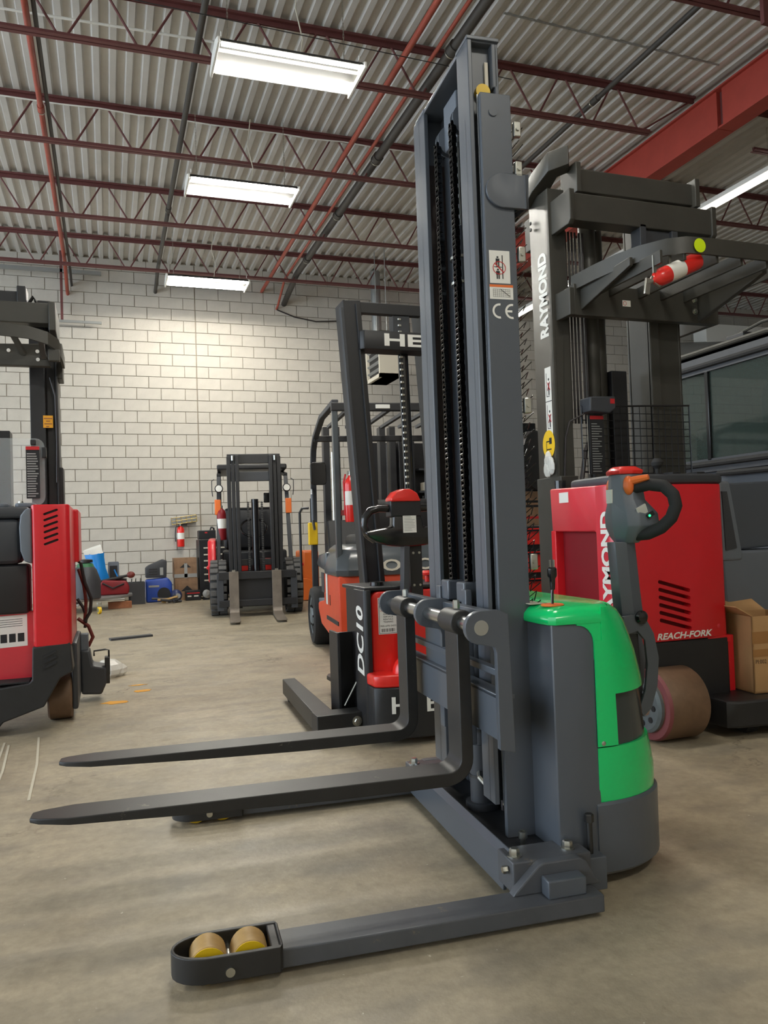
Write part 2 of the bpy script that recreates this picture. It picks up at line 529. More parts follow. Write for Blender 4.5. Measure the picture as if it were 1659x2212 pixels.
# girder
g = thing('roof_girder', 'red painted steel I-beam girder running toward the back wall', 'girder', (6.5, 0, 0))
MB().box(-0.11, 0.11, YF, YB, 5.70, 5.72).build('top_flange', M['girder'], g)
MB().box(-0.11, 0.11, YF, 6.75, 5.26, 5.28).box(-0.11, 0.11, 6.76, YB, 5.26, 5.28).build('bottom_flange', M['girder'], g)
MB().box(-0.07, 0.07, YF, 6.72, 5.28, 5.70).box(-0.07, 0.07, 6.80, YB, 5.28, 5.70).build('web', M['girder'], g)
MB().box(-0.02, 0.02, 6.70, 6.82, 5.28, 5.70).build('splice_plate', M['joist'], g)
for k in range(4): bolt(g, (-0.02, 6.76, 5.35+0.09*k), (-1,0,0), 0.014, 0.014, M['joist'], washer=False)

# ties on the nearest joist
for xx in (3.6, 5.42):
    o = B(xx-0.09, xx+0.09, 5.06, 5.10, 5.17, 5.44).build('hanger_plate', M['joist'], None, 0.004)
    tag(o, 'small red-brown steel plate hung on the nearest joist, ' + ('left one' if xx < 4 else 'right one'), 'bracket')

# pipes
def pipe(name, label, pts, r, m, cat='pipe', couplings=()):
    t = thing(name, label, cat)
    MB().tube(pts, r, 12).build('pipe_run', m, t)
    for y in couplings:
        p = pts[0]
        MB().cyl((p[0], y-0.05, p[2]), (p[0], y+0.05, p[2]), r*1.25, n=14).build('coupling', m, t)
        MB().cyl((p[0], y+0.055, p[2]), (p[0], y+0.07, p[2]), r*1.3, n=14).build('hanger_ring', M['zinc'], t)
    return t
def dive(x, z, zw, yb=13.3): return [(x, 1.0, z), (x, yb-0.1, z), (x, yb, z-0.01), (x, YB-0.15, zw+0.03), (x, YB+0.02, zw)]
pipe('sprinkler_pipe', 'red sprinkler pipe at the left, running to the block wall', dive(-0.555, 5.43, 5.15), 0.028, M['redpipe'], couplings=(8.6,))
pipe('conduit_pipe', 'dark thin pipe just right of the left red pipe', dive(-0.49, 5.46, 5.3), 0.02, M['darkpipe'])
pipe('gas_pipe', 'dark brown pipe above the hanging lamps', dive(0.86, 5.43, 5.28), 0.03, M['darkpipe'], couplings=(10.8,))
pipe('sprinkler_pipe', 'thicker bare red pipe right of the hanging lamps', [(2.72, 1, 5.43), (2.72, YB, 5.43)], 0.03, M['redpipe'])
pipe('sprinkler_pipe', 'thin red pipe beside the fat dark pipe', dive(2.98, 5.43, 5.12), 0.02, M['redpipe'])
pipe('main_pipe', 'fat dark pipe with couplings and white rings', dive(3.12, 5.43, 5.22, 13.0), 0.05, M['darkpipe'], couplings=(6.5, 8.7, 10.4, 12.2))
pipe('vent_pipe', 'silver vertical flue pipe at the block wall', [(4.75, 13.6, 4.6), (4.75, 13.6, 5.8)], 0.09, M['skel'])
pipe('angle_pipe', 'dark pipe over the right half of the roof', [(5.0, 1.5, 5.50), (5.0, 8.9, 5.50)], 0.028, M['darkpipe'], couplings=(7.0,))
tag(MB().tube([(-2.2,7.55,5.72),(1.3,7.44,5.70)], 0.012, 8).build('conduit', M['white']), 'thin white conduit crossing the roof deck at upper left', 'conduit')
tag(MB().tube([(3.6,6.4,5.79),(6.2,6.5,5.79)], 0.010, 8).build('conduit', M['lgrey']), 'thin grey conduit crossing the roof deck near the girder', 'conduit')
pts = [( -2+0.4*i, 8.98, 5.72-0.02*abs(math.sin(i*1.3))) for i in range(20)]
tag(MB().tube(pts, 0.008, 6).build('cable', M['white']), 'white cable sagging along the second roof joist', 'cable')
tag(MB().tube([(-1.8,5.9,5.0),(0.4,6.0,4.99),(3.6,6.3,5.1)], 0.004, 5).build('wire', M['sblack']), 'thin dark wire strung across below the deck', 'wire')
pts = [(2.98,14.0,5.1),(3.3,13.98,4.98),(3.7,13.98,4.92),(4.2,13.98,4.96),(4.6,13.98,5.1)]
tag(MB().tube(pts, 0.012, 6).build('cable', M['hose']), 'black cable drooping along the top of the block wall', 'cable')

# wall rails at upper left
o = B(-3.0, -0.02, 13.80, 13.86, 5.44, 5.50).build('wall_rail', M['skel'], None, 0.003); tag(o, 'galvanised channel rail along the top of the wall at left', 'rail')
o = B(-2.2, -0.03, 13.82, 13.86, 4.62, 4.66).build('wall_rail', M['skel'], None, 0.003); tag(o, 'galvanised rail ending lower on the wall at left', 'rail')
o = B(-0.66, -0.62, 13.80, 13.84, 4.66, 5.9).build('hanger_strap', M['joist'], None); tag(o, 'dark perforated strap hanging from the roof at left', 'strap')

# hanging two-tube lamps
def lamp(y, label, chain_top=5.80, xc=1.52):
    t = thing('hanging_lamp', label, 'lamp', (xc, y, 4.90), 0, 'fluorescent lamps in a row')
    x = 0.60
    for s in (-1, 1):
        prof = [(s*0.06, 0.055), (s*0.10, 0.075), (s*0.19, 0.055), (s*0.235, 0.01)]
        mb = MB(); mb.grid([[(-x, a, b) for a, b in prof], [(x, a, b) for a, b in prof]])
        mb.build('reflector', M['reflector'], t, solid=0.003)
        MB().cyl((-x+0.02, s*0.185, 0.012), (x-0.02, s*0.185, 0.012), 0.016, n=12).build('lamp_tube', M['tube'], t)
        e = MB().prism([(-0.25,-0.02),(0.25,-0.02),(0.25,0.03),(0.10,0.09),(-0.10,0.09),(-0.25,0.03)], 'x', s*x, s*(x+0.02)); e.build('end_plate', M['white'], t, 0.002)
        for q in (-1, 1):
            MB().tube([(s*(x-0.02), q*0.17, 0.06+0.02), (s*(x-0.02), q*0.17, 0.12)], 0.006, 6).build('socket', M['white'], t)
    MB().prism([(-0.06,0.02),(0.06,0.02),(0.06,0.075),(-0.06,0.075)], 'y', 0, 0).v
    MB().box(-x, x, -0.06, 0.06, 0.02, 0.08).build('ballast_channel', M['lampbar'], t, 0.004)
    for s in (-1, 1):
        mb = MB(); n = 26; z0, z1 = 0.08, chain_top-4.90
        for k in range(n):
            za = z0+(z1-z0)*k/n; zb = z0+(z1-z0)*(k+1.25)/n
            if k % 2: mb.strip([(s*0.5-0.005,0,za),(s*0.5-0.005,0,zb)], 0.003, 0.003, (0,1,0)); mb.strip([(s*0.5+0.005,0,za),(s*0.5+0.005,0,zb)], 0.003, 0.003, (0,1,0))
            else: mb.strip([(s*0.5,-0.005,za),(s*0.5,-0.005,zb)], 0.003, 0.003, (1,0,0)); mb.strip([(s*0.5,0.005,za),(s*0.5,0.005,zb)], 0.003, 0.003, (1,0,0))
        mb.build('chain', M['zinc'], t)
    MB().tube([(0.1,0,0.08),(0.14,0.02,0.3),(0.08,0.0,0.55),(0.12,0,0.86)], 0.006, 6).build('power_cord', M['beige'], t)
    return t
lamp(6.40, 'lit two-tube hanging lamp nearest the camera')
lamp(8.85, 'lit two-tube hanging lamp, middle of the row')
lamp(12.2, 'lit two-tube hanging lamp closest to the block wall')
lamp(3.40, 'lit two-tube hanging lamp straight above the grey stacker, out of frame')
lamp(-1.8, 'unseen two-tube hanging lamp added behind the camera to light the foreground')  # unseen fixture, added to brighten the foreground
# strip lamps in the right bay
for k in range(3):
    t = thing('strip_lamp', 'long white strip lamp in the right bay, ' + ['nearest one', 'middle one', 'one next to the wall'][k], 'lamp', (7.75, 7.0+2.45*k, 5.2), 0, 'strip lamps in the right bay')
    MB().box(-0.06, 0.06, 0.03, 2.38, 0.03, 0.09).build('housing', M['white'], t, 0.004)
    for s in (-1, 1): MB().cyl((s*0.04,0.06,0.0),(s*0.04,2.35,0.0),0.018,n=10).build('lamp_tube', M['strip'], t)
    for y in (0.03, 2.36): MB().box(-0.065,0.065,y,y+0.02,-0.02,0.09).build('end_cap', M['darksteel'], t)
    for y in (0.4, 2.0): MB().cyl((0,y,0.09),(0,y,0.6),0.003,n=5).build('hanger', M['zinc'], t)

# unit heater
t = thing('unit_heater', 'beige unit heater hung from the roof by the block wall', 'heater', (4.22, 12.0, 3.52))
MB().box(0, 0.36, 0, 0.7, 0, 0.06).box(0,0.36,0,0.7,0.70,0.76).box(0.05,0.36,0,0.7,0,0.76).box(0,0.05,0,0.05,0,0.76).box(0,0.05,0.65,0.7,0,0.76).build('casing', M['beige'], t)
MB().box(0.045,0.05,0.05,0.65,0.06,0.7).build('fan_opening', M['sblack'], t)
for k in range(5): MB().obox((0.02, 0.35, 0.14+0.12*k), 0.05, 0.6, 0.006, Matrix.Rotation(R(35),3,'Y')).build('louver', M['lgrey'], t)
for y in (0.1,0.6): MB().cyl((0.18,y,0.76),(0.18,y,2.28),0.008,n=6).build('hanging_rod', M['skel'], t)

# floor marks
def splash(x, y, r, m, label, cat, e=0.7):
    n = 14; pts = [(x+r*(1+random.uniform(-.35,.3))*math.cos(2*math.pi*k/n), y+r*e*(1+random.uniform(-.35,.3))*math.sin(2*math.pi*k/n)) for k in range(n)]
    tag(MB().prism(pts, 'z', 0.0005, 0.002).build('paint_splash', m), label, cat)
splash(0.02, 5.02, 0.075, M['floorpaint'], 'yellow paint splash on the floor closest to the left red truck wheel', 'paint mark')
splash(0.18, 5.32, 0.06, M['floorpaint'], 'yellow paint splash on the floor, right one of the pair', 'paint mark')
splash(0.16, 5.55, 0.05, M['floorpaint'], 'yellow paint splash on the floor, farther thin one', 'paint mark', 0.4)
for k, (a, b) in enumerate((((-0.50,4.26),(-0.497,3.66)),((-0.475,4.2),(-0.44,3.27)),((-0.35,4.30),(-0.305,3.26)))):
    tag(MB().strip([(a[0],a[1],0.001),((a[0]+b[0])/2+0.01,(a[1]+b[1])/2,0.001),(b[0],b[1],0.001)], 0.010, 0.001).build('chalk_line', M['chalk']), 'pale scratched line on the floor at left, ' + ['leftmost', 'middle', 'rightmost'][k], 'floor mark')
# ------------------------------------------------------------ the grey and green straddle stacker
S = thing('straddle_stacker', 'slate grey straddle stacker with green rear cover, tall mast and black forks', 'stacker', (1.161, 2.2194, 0), R(-4.3))
def loft(secs):
    mb = MB(); mb.grid(secs, True)
    n = len(secs[0]); m = len(secs)
    mb.f.append(tuple(range(n-1,-1,-1))); mb.f.append(tuple(range((m-1)*n, m*n)))
    return mb
def mirror(fn):
    for s in (-1, 1): fn(s)
def yb(s, a, b): return tuple(sorted((s*a, s*b)))

# straddle legs
def leg(s):
    t0, t1 = yb(s, 0.46, 0.56) if s < 0 else (0.44, 0.54)
    yc = (t0+t1)/2
    lg = B(-0.80, 0.0, t0+0.004, t1-0.004, 0.014, 0.056).build('straddle_leg', M['greyw'], S, 0.004)
    # roller frame: ring with rounded nose
    def outline(dw):
        pts = []
        for k in range(13):
            a = R(90 + 180*k/12)
            pts.append((-0.935 + (0.085-dw*0.6)*math.cos(a), yc + (0.062-dw)*math.sin(a)))
        return [(-0.79+dw*0.5, yc+0.062-dw)] + pts + [(-0.79+dw*0.5, yc-0.062+dw)]
    o, i = outline(0), outline(0.012)
    mb = MB(); n = len(o)
    zs = (0.016, 0.070)
    mb.grid([[(x,y,zs[0]) for x,y in o], [(x,y,zs[1]) for x,y in o], [(x,y,zs[1]) for x,y in i], [(x,y,zs[0]) for x,y in i], [(x,y,zs[0]) for x,y in o]], True)
    mb.build('roller_frame', M['fork'], lg, 0.002)
    B(-0.81, -0.79, t0-0.008, t1+0.008, 0.014, 0.068).build('frame_collar', M['fork'], lg, 0.003)
    for sx in (-0.942, -0.853):
        r = MB().lathe([(0.012,-0.034),(0.036,-0.034),(0.040,-0.031),(0.040,0.031),(0.036,0.034),(0.012,0.034)], (sx,yc,0.0405), (0,1,0), 28).build('load_roller', M['poly'], lg, label='tan load roller with yellow rim')
        for q in (-1, 1): MB().lathe([(0.026,0),(0.0385,0),(0.0385,0.0018),(0.026,0.0018)], (sx,yc+q*0.034-0.0009,0.0405), (0,1,0), 28).build('roller_rim', M['polyy'], lg)
    MB().cyl((-0.898, yc-0.066, 0.036), (-0.898, yc+0.066, 0.036), 0.010, n=18).build('axle_pin', M['zinc'], lg)
    B(-0.945, -0.85, yc-0.004, yc+0.004, 0.030, 0.036).build('rocker', M['darksteel'], lg)
    # arch bracket and stop block
    ya = t0+0.062 if s < 0 else t0+0.008
    MB().prism([(-0.215,0.056),(-0.205,0.068),(-0.145,0.122),(-0.13,0.128),(-0.03,0.128),(-0.015,0.118),(0.012,0.07),(0.03,0.056)], 'y', ya, ya+0.03).build('arch_bracket', M['greyw'], S, 0.004)
    MB().box(-0.14, -0.038, (t0+0.02 if s < 0 else t1-0.045), (t0+0.062 if s < 0 else t1-0.02), 0.056, 0.100).build('stop_block', M['grey'], S, 0.004)
    # cross block tying the leg to the chassis
    y0, y1 = yb(s, 0.37, 0.47)
    blk = MB().box(-0.20, 0.015, y0, y1, 0.045, 0.126).build('cross_block', M['greyw'], S, 0.004)
    MB().box(0.015, 0.065, y0+0.01, y1, 0.02, 0.104).build('cross_step', M['grey'], S, 0.003)
    yy = s*0.43
    bolt(blk, (-0.178, yy, 0.126), (0,0,1), 0.013, 0.020)
    bolt(blk, (-0.030, yy, 0.126), (0,0,1), 0.013, 0.020)
    hb = MB(); hb.cyl((0.035, yy, 0.10), (0.035, yy, 0.185), 0.008, n=12); hb.lathe([(0.0125,0.185),(0.0125,0.203),(0.010,0.206)], (0.035,yy,0), (0,0,1), 6)
    hb.build('jack_bolt', M['darksteel'], S)
    bolt(blk, (-0.201, s*0.44, 0.10), (-1,0,0), 0.010, 0.016, washer=False)
mirror(leg)

# chassis
MB().box(-0.19, 0.10, -0.40, 0.40, 0.085, 0.105).build('chassis_plate', M['black'], S, 0.003)
MB().prism([(-0.20,0.03),(-0.19,0.03),(-0.183,0.105),(-0.172,0.128),(-0.178,0.132),(-0.192,0.112)], 'y', -0.40, 0.42).build('front_beam', M['grey'], S, 0.002)
MB().cyl((-0.11,-0.335,0.105),(-0.11,-0.335,0.128),0.008,n=12).lathe([(0.012,0.128),(0.012,0.146),(0.007,0.146),(0.007,0.138)], (-0.11,-0.335,0), (0,0,1), 16).build('socket_screw', M['zinc'], S)

# mast uprights
def upright(s):
    def yy(a, b): return yb(s, a, b)
    o = MB()
    o.box(-0.125, -0.032, *yy(0.260, 0.270), 0.105, 2.19)
    o.box(-0.125, -0.111, *yy(0.249, 0.262), 0.105, 2.19)
    o.box(-0.046, -0.032, *yy(0.238, 0.262), 0.105, 2.19)
    om = o.build('outer_upright', M['grey'], S, 0.0025)
    i = MB()
    i.box(-0.148, -0.134, *yy(0.156, 0.245 if s < 0 else 0.272), 0.19, 2.355)
    i.box(-0.148, -0.052, *yy(0.205, 0.216), 0.19, 2.355)
    i.box(-0.064, -0.052, *yy(0.156, 0.240), 0.19, 2.355)
    im = i.build('inner_upright', M['grey'], S, 0.0025)
    B(-0.150, -0.050, *yy(0.154, 0.247), 2.355, 2.366).build('upright_cap', M['grey'], im, 0.002)
    B(-0.1285, -0.126, *yy(0.250, 0.255), 0.19, 2.19).build('wear_strip', M['steel'], im)
    B(-0.134, -0.064, *yy(0.2035, 0.2049), 0.20, 2.20).build('greased_shaded_web', M['grease'], im)  # greased strip, its dark colour also standing for shade in the channel
    # guide roller with old grease
    MB().lathe([(0.008,0),(0.022,0),(0.022,0.015),(0.008,0.015)], (-0.098, s*0.217, 2.215), (0,s,0), 20).build('guide_roller', M['polyy'], im, label='guide roller smeared with yellow grease')
    B(-0.088, -0.078, *yy(0.217, 0.225), 2.20, 2.305).build('roller_stop', M['beige'], im)
    MB().lathe([(0.006,0),(0.011,0.0),(0.013,0.002),(0.013,0.0035),(0.006,0.0035)], (-0.088, s*0.270, 2.135), (0,s,0), 18).build('plug_screw', M['grey'], om)
mirror(upright)
# crossmembers
MB().box(-0.072, -0.055, -0.240, 0.270, 2.225, 2.355).box(-0.148, -0.055, -0.240, 0.270, 2.350, 2.364).build('top_crossmember', M['grey'], S, 0.003)
MB().box(-0.045, -0.03, -0.26, 0.26, 2.05, 2.15).build('rear_crossmember', M['grey'], S, 0.003)
MB().box(-0.05, -0.03, -0.26, 0.26, 1.1, 1.16).build('middle_crossmember', M['grey'], S, 0.003)
# D plate wrapped round the near upright
dp = [(-0.066-0.054*math.cos(R(a)), 1.909+0.05*math.sin(R(a))) for a in range(90, -91, -12)] + [(0.008,1.859),(0.008,1.959)]
MB().prism(dp, 'y', -0.279, -0.2705).box(-0.002,0.008,-0.279,-0.22,1.859,1.959).build('hose_bracket', M['grey'], S, 0.002)
MB().box(-0.002,0.008,-0.22,0.279,1.862,1.955).build('bracket_tie', M['grey'], S, 0.002)

# lift cylinder, pulleys, chains
MB().cyl((-0.095,-0.01,0.105),(-0.095,-0.01,0.125),0.05,n=24).cyl((-0.095,-0.01,0.12),(-0.095,-0.01,0.30),0.035,n=24).cyl((-0.095,-0.01,0.30),(-0.095,-0.01,1.90),0.031,n=24).build('lift_cylinder', M['dgrey'], S)
for z in (0.20, 0.34, 1.72, 1.80): MB().cyl((-0.095,-0.01,z),(-0.095,-0.01,z+0.008),0.038,n=24).build('cylinder_band', M['darksteel'] if z < 1 else M['zinc'], S)
MB().cyl((-0.095,-0.01,1.88),(-0.095,-0.01,2.20),0.017,n=18).build('piston_rod', M['steel'], S)
MB().tube([(-0.115,-0.045,0.22),(-0.125,-0.075,0.215),(-0.115,-0.10,0.20)], 0.008, 8).build('hydraulic_fitting', M['zinc'], S)
MB().box(-0.115,-0.055,-0.055,0.06,2.17,2.32).build('pulley_block', M['mgrey'], S, 0.006)
for y in (-0.068, 0.068):
    MB().lathe([(0.012,-0.014),(0.047,-0.014),(0.047,-0.010),(0.036,-0.009),(0.036,0.009),(0.047,0.010),(0.047,0.014),(0.012,0.014)], (-0.090,y,2.215), (0,1,0), 28).build('chain_pulley', M['mgrey'], S)
    MB().cyl((-0.09,y-0.02,2.215),(-0.09,y+0.02,2.215),0.012,n=12).build('pulley_pin', M['zinc'], S)
pitch = 0.0159
lk = MB()
for q in (-1, 1):
    lk.prism([(0.0052*math.cos(R(a)) , 0.0052*math.sin(R(a))) for a in range(180, 361, 30)] + [(0.0052*math.cos(R(a)), pitch+0.0052*math.sin(R(a))) for a in range(0, 181, 30)], 'y', q*0.0075-0.001, q*0.0075+0.001)
lk.cyl((0,-0.010,0),(0,0.010,0),0.0042,n=8).cyl((0,-0.006,0),(0,0.006,0),0.0062,n=8)
lk.cyl((0,-0.010,pitch),(0,0.010,pitch),0.0042,n=8)
lkm = lk.mesh('link'); lkm.materials.append(M['chain'])
for y in (-0.068, 0.068):
    ch = B(-0.1365,-0.1335,y-0.004,y+0.004,0.62,2.20).build('lift_chain', M['chain'], S, label='black oiled roller chain')
    n = int((2.215-0.66)/pitch)
    for k in range(n):
        o = link('link', lkm, None, ch); o.location = (-0.135, y, 0.66+k*pitch); o.scale = (1.5, 1.75 if k % 2 else 1.3, 1)
for y, x in ((0.02,-0.062),(0.10,-0.062),(-0.10,-0.062)):
    MB().tube([(x,y,0.12),(x,y,1.2),(x-0.004,y+0.004,1.9),(x,y,2.16)], 0.009, 8).build('hydraulic_hose', M['hose'], S)

# expanded-metal guard behind the mast
mg = MB()
zr = 0.62; row = 0
while zr < 2.12:
    pts = []
    n = 22
    for k in range(n+1):
        y = -0.275 + 0.55*k/n
        up = (k + row) % 2
        pts.append((-0.018 + (0.017 if up else -0.003), y, zr + (0.012 if up else -0.012)))
    mg.tube(pts, 0.0016, 4)
    zr += 0.024; row += 1
o = mg.build('mesh_guard', M['blackg'], S, label='black expanded-metal guard'); o['kind'] = 'stuff'
for z in (2.09, 1.975, 1.73, 1.30, 0.86):
    MB().box(-0.028,-0.006,-0.278,-0.262,z-0.022,z+0.022).build('guard_clip', M['zinc'], S, 0.003)
    MB().lathe([(0.006,0),(0.006,0.004)], (-0.017,-0.278,z), (0,-1,0), 12).build('clip_screw', M['zinc'], S)

# decals on the near upright
fo, fu, fv = Vector((0,-0.2702,0)), Vector((1,0,0)), Vector((0,0,1))
def dec(x0, x1, z0, z1, m, name, lift=0.0006):
    mb = MB(); plate(mb, (x0,-0.2702,z0), (x1-x0,0,0), (0,0,z1-z0), 0,1,0,1, lift); return mb.build(name, m, S)
dec(-0.116, -0.054, 1.645, 1.738, M['offwhite'], 'warning_sticker')
org, U, V = (-0.116,-0.2702,1.645), (0.062,0,0), (0,0,0.093)
mb = MB()
for cy in (0.30, 0.68):
    disc(mb, org, U, V, 0.40, cy+0.115, 0.05, 0.03, lift=0.0012)
    plate(mb, org, U, V, 0.31, 0.49, cy-0.04, cy+0.075, 0.0012); plate(mb, org, U, V, 0.33, 0.39, cy-0.17, cy-0.04, 0.0012); plate(mb, org, U, V, 0.42, 0.48, cy-0.17, cy-0.04, 0.0012)
plate(mb, org, U, V, 0.61, 0.655, 0.14, 0.86, 0.0012); plate(mb, org, U, V, 0.22, 0.60, 0.485, 0.505, 0.0012)
mb.build('sticker_figures', M['sblack'], S)
mb = MB(); disc(mb, org, U, V, 0.47, 0.47, 0.32, 0.20, 0.9, lift=0.0016, n=36)
a = Vector(org)+Vector(U)*0.25+Vector(V)*0.61; b = Vector(org)+Vector(U)*0.69+Vector(V)*0.33
mb.bar(a+Vector((0,-0.0014,0)), b+Vector((0,-0.0014,0)), 0.0004, 0.003, (0,0,1)); mb.build('prohibition_ring', M['sred'], S)
dec(-0.118, -0.047, 1.600, 1.641, M['offwhite'], 'load_chart'); dec(-0.118, -0.047, 1.634, 1.641, M['amber'], 'load_chart_header', 0.001)
mb = MB(); org, U, V = (-0.118,-0.2702,1.600), (0.071,0,0), (0,0,0.041)
for k in range(9): plate(mb, org, U, V, 0.14+0.09*k, 0.146+0.09*k, 0.15, 0.7, 0.001)
for k in range(5): plate(mb, org, U, V, 0.14, 0.87, 0.15+0.13*k, 0.165+0.13*k, 0.001)
a = Vector(org)+Vector(U)*0.45+Vector(V)*0.7; b = Vector(org)+Vector(U)*0.86+Vector(V)*0.2
mb.bar(a+Vector((0,-0.001,0)), b+Vector((0,-0.001,0)), 0.0004, 0.0012); mb.build('load_chart_lines', M['sblack'], S)
org, U, V = (-0.112,-0.2702,1.545), (0.060,0,0), (0,0,0.043)
mb = MB(); disc(mb, org, U, V, 0.36, 0.5, 0.36, 0.5, 0.72, 0.0006, 20, 80, 280); disc(mb, org, U, V, 1.0, 0.5, 0.36, 0.5, 0.72, 0.0006, 20, 80, 280); plate(mb, org, U, V, 0.74, 1.0, 0.43, 0.57, 0.0006)
mb.build('ce_mark', M['white'], S)

# carriage
bz, bs = 0.706, -0.247
def lobe(y, th, low):
    pts = [(bs+0.043*math.cos(R(a)), bz+0.043*math.sin(R(a))) for a in range(90, 271, 15)]
    pts += [(-0.212,0.655),(-0.207,0.64)] + ([(-0.207,0.395),(-0.165,0.385)] if low else [(-0.207,0.60),(-0.172,0.60)]) + [(-0.172,0.738),(-0.20,0.749)]
    return MB().prism(pts, 'y', y-th/2, y+th/2)
for y in (-0.425, 0.425): lobe(y, 0.02, True).build('carriage_side_plate', M['grey'], S, 0.002)
lobe(0.0, 0.02, False).build('carriage_centre_plate', M['grey'], S, 0.002)
MB().cyl((bs,-0.436,bz),(bs,0.436,bz),0.0195,n=24).build('fork_bar', M['steel'], S)
B(-0.200,-0.170,-0.43,0.43,0.684,0.738).build('carriage_top_beam', M['grey'], S, 0.002)
B(-0.195,-0.170,-0.43,0.43,0.574,0.592).build('carriage_rail', M['grey'], S, 0.002)
MB().box(-0.205,-0.190,-0.43,0.43,0.415,0.530).box(-0.205,-0.160,-0.43,0.43,0.520,0.532).build('carriage_lower_beam', M['grey'], S, 0.002)
B(-0.186,-0.176,0.0,0.22,0.53,0.69).build('carriage_back_plate', M['grey'], S, 0.002)
for y in (-0.115, 0.115): B(-0.172,-0.152,y-0.02,y+0.02,0.33,0.78).build('carriage_guide', M['grey'], S, 0.003)
for y in (-0.07, 0.07): MB().box(-0.165,-0.11,y-0.035,y+0.035,0.738,0.80).build('chain_anchor', M['grey'], S, 0.006)

# forks
def fork(yc):
    hw = 0.052; secs = []
    def sec(x, z, nx, nz, t, w=hw, yo=0):
        # rectangle across the path: n = outward (top/front) normal, t thickness
        return [(x, yc-w, z), (x, yc+w, z), (x-nx*t, yc+w, z-nz*t), (x-nx*t, yc-w, z-nz*t)]
    f0, th = -0.262, 0.034
    secs.append(sec(f0, 0.70, -1, 0, th)); secs.append(sec(f0, 0.40, -1, 0, th)); secs.append(sec(f0, 0.345, -1, 0, th))
    for k in range(1, 7):
        a = R(90*k/7)
        secs.append(sec(f0-0.035+0.035*math.cos(a), 0.345-0.035*math.sin(a), -math.cos(a), math.sin(a), th))
    for x, t, w in ((-0.30,0.036,hw),(-0.60,0.036,hw),(-0.95,0.028,hw),(-1.245,0.017,hw),(-1.315,0.013,hw*0.66),(-1.336,0.011,hw*0.40)):
        secs.append(sec(x, 0.310, 0, 1, t, w))
    f = loft(secs).build('fork', M['fork'], S, 0.0025)
    MB().cyl((bs,yc-0.058,bz),(bs,yc+0.058,bz),0.034,n=24).build('fork_sleeve', M['fork'], f, 0.003)
    bolt(f, (bs,yc-0.01,bz+0.032), (0,0,1), 0.010, 0.026, washer=False)
    return f
fork(-0.247); fork(0.247)

# body cover: lofted plan outlines
rz = [(0.03,0.200),(0.20,0.200),(0.222,0.198),(0.29,0.189),(0.365,0.173),(0.46,0.163),(0.53,0.151),(0.60,0.132),(0.65,0.112),(0.69,0.092),(0.72,0.066),(0.738,0.03)]
def rad(z):
    for (a, ra), (b, rb) in zip(rz, rz[1:]):
        if z <= b: return ra+(rb-ra)*(z-a)/(b-a)
    return rz[-1][1]
def outl(z, off=0.0, a0=0, a1=90, n=10, front=None):
    r = rad(z)+off; pts = []
    hw = 0.415+off
    yc = 0.215
    if front is not None: pts.append((front, -hw))
    for k in range(n+1):
        a = R(a0+(a1-a0)*k/n)
        pts.append((0.10+(r+0.05)*math.sin(a), -(yc+(hw-yc)*math.cos(a))))
    return pts
def full(z, off=0.0, front=0.085, n=10):
    h = outl(z, off, 0, 90, n, front)
    return [(x,y,z) for x,y in h] + [(x,-y,z) for x,y in reversed(h)]
skirt = MB(); rows = [full(0.03,-0.01,0.07), full(0.04,0.000,0.07), full(0.215,0.002,0.07), full(0.222,-0.004,0.07)]
skirt.grid(rows, True); n = len(rows[0]); skirt.f += [tuple(range(n-1,-1,-1)), tuple(range(3*n,4*n))]
skirt.build('base_skirt', M['grey'], S)
lo = MB(); rows = [full(0.222,-0.006,0.079), full(0.28,0.0,0.079), full(0.33,0.0,0.079), full(0.366,0.0,0.079)]
lo.grid(rows, True); n = len(rows[0]); lo.f += [tuple(range(n-1,-1,-1)), tuple(range(3*n,4*n))]
lo.build('lower_cover', M['green'], S)
# side panels and front faces
pan = [(-0.043,0.03),(0.086,0.03),(0.086,0.60)] + [(0.036+0.05*math.cos(R(a)), 0.648+0.05*math.sin(R(a))) for a in range(0,91,15)] + [(-0.043,0.70)]
MB().prism(pan, 'y', -0.413, 0.413).build('side_panel', M['grey'], S, 0.008, 3)
# upper hood with an opening for the smoked rear panel
zl = [0.370,0.40,0.44,0.48,0.505,0.53,0.56,0.60,0.63,0.65,0.67,0.69,0.705,0.72,0.73,0.738]
def hood_rows(off, a_list, z_list):
    return [[(0.10+(rad(z)+off+0.05)*math.sin(R(a)), -(0.215+(0.20+off)*math.cos(R(a))), z) for a in a_list] for z in z_list]
al = [0,5,10,18,28,38,50,60,70,80,90]
for s in (-1, 1):
    mb = MB(); rows = hood_rows(0, al, zl)
    rows = [[(p[0], p[1] if s < 0 else -p[1], p[2]) for p in r] for r in rows]
    for i in range(len(zl)-1):
        for j in range(len(al)-1):
            if zl[i+1] <= 0.506 and al[j] >= 10: continue
            mb.add([rows[i][j], rows[i][j+1], rows[i+1][j+1], rows[i+1][j]], [(0,1,2,3)])
    # rim that runs forward to the side panel
    mb.grid([[(0.078, s*0.4150, z), (0.10, s*0.415, z)] for z in zl[:10]])
    mb.build('hood_shell', M['green'], S, solid=-0.004)
    mb = MB(); rows = hood_rows(-0.008, [6,14,24,34,45,60,75,90], [0.366,0.40,0.44,0.48,0.51])
    mb.grid([[(p[0], p[1] if s < 0 else -p[1], p[2]) for p in r] for r in rows]); mb.build('smoked_panel', M['smoke'], S)
    MB().lathe([(0.007,0),(0.007,0.003),(0.004,0.005)], (0.094, s*0.4155, 0.378), (0,s,0), 12).build('cover_screw', M['zinc'], S)
B(0.0,0.15,-0.40,0.40,0.21,0.69).build('inner_frame', M['black'], S)
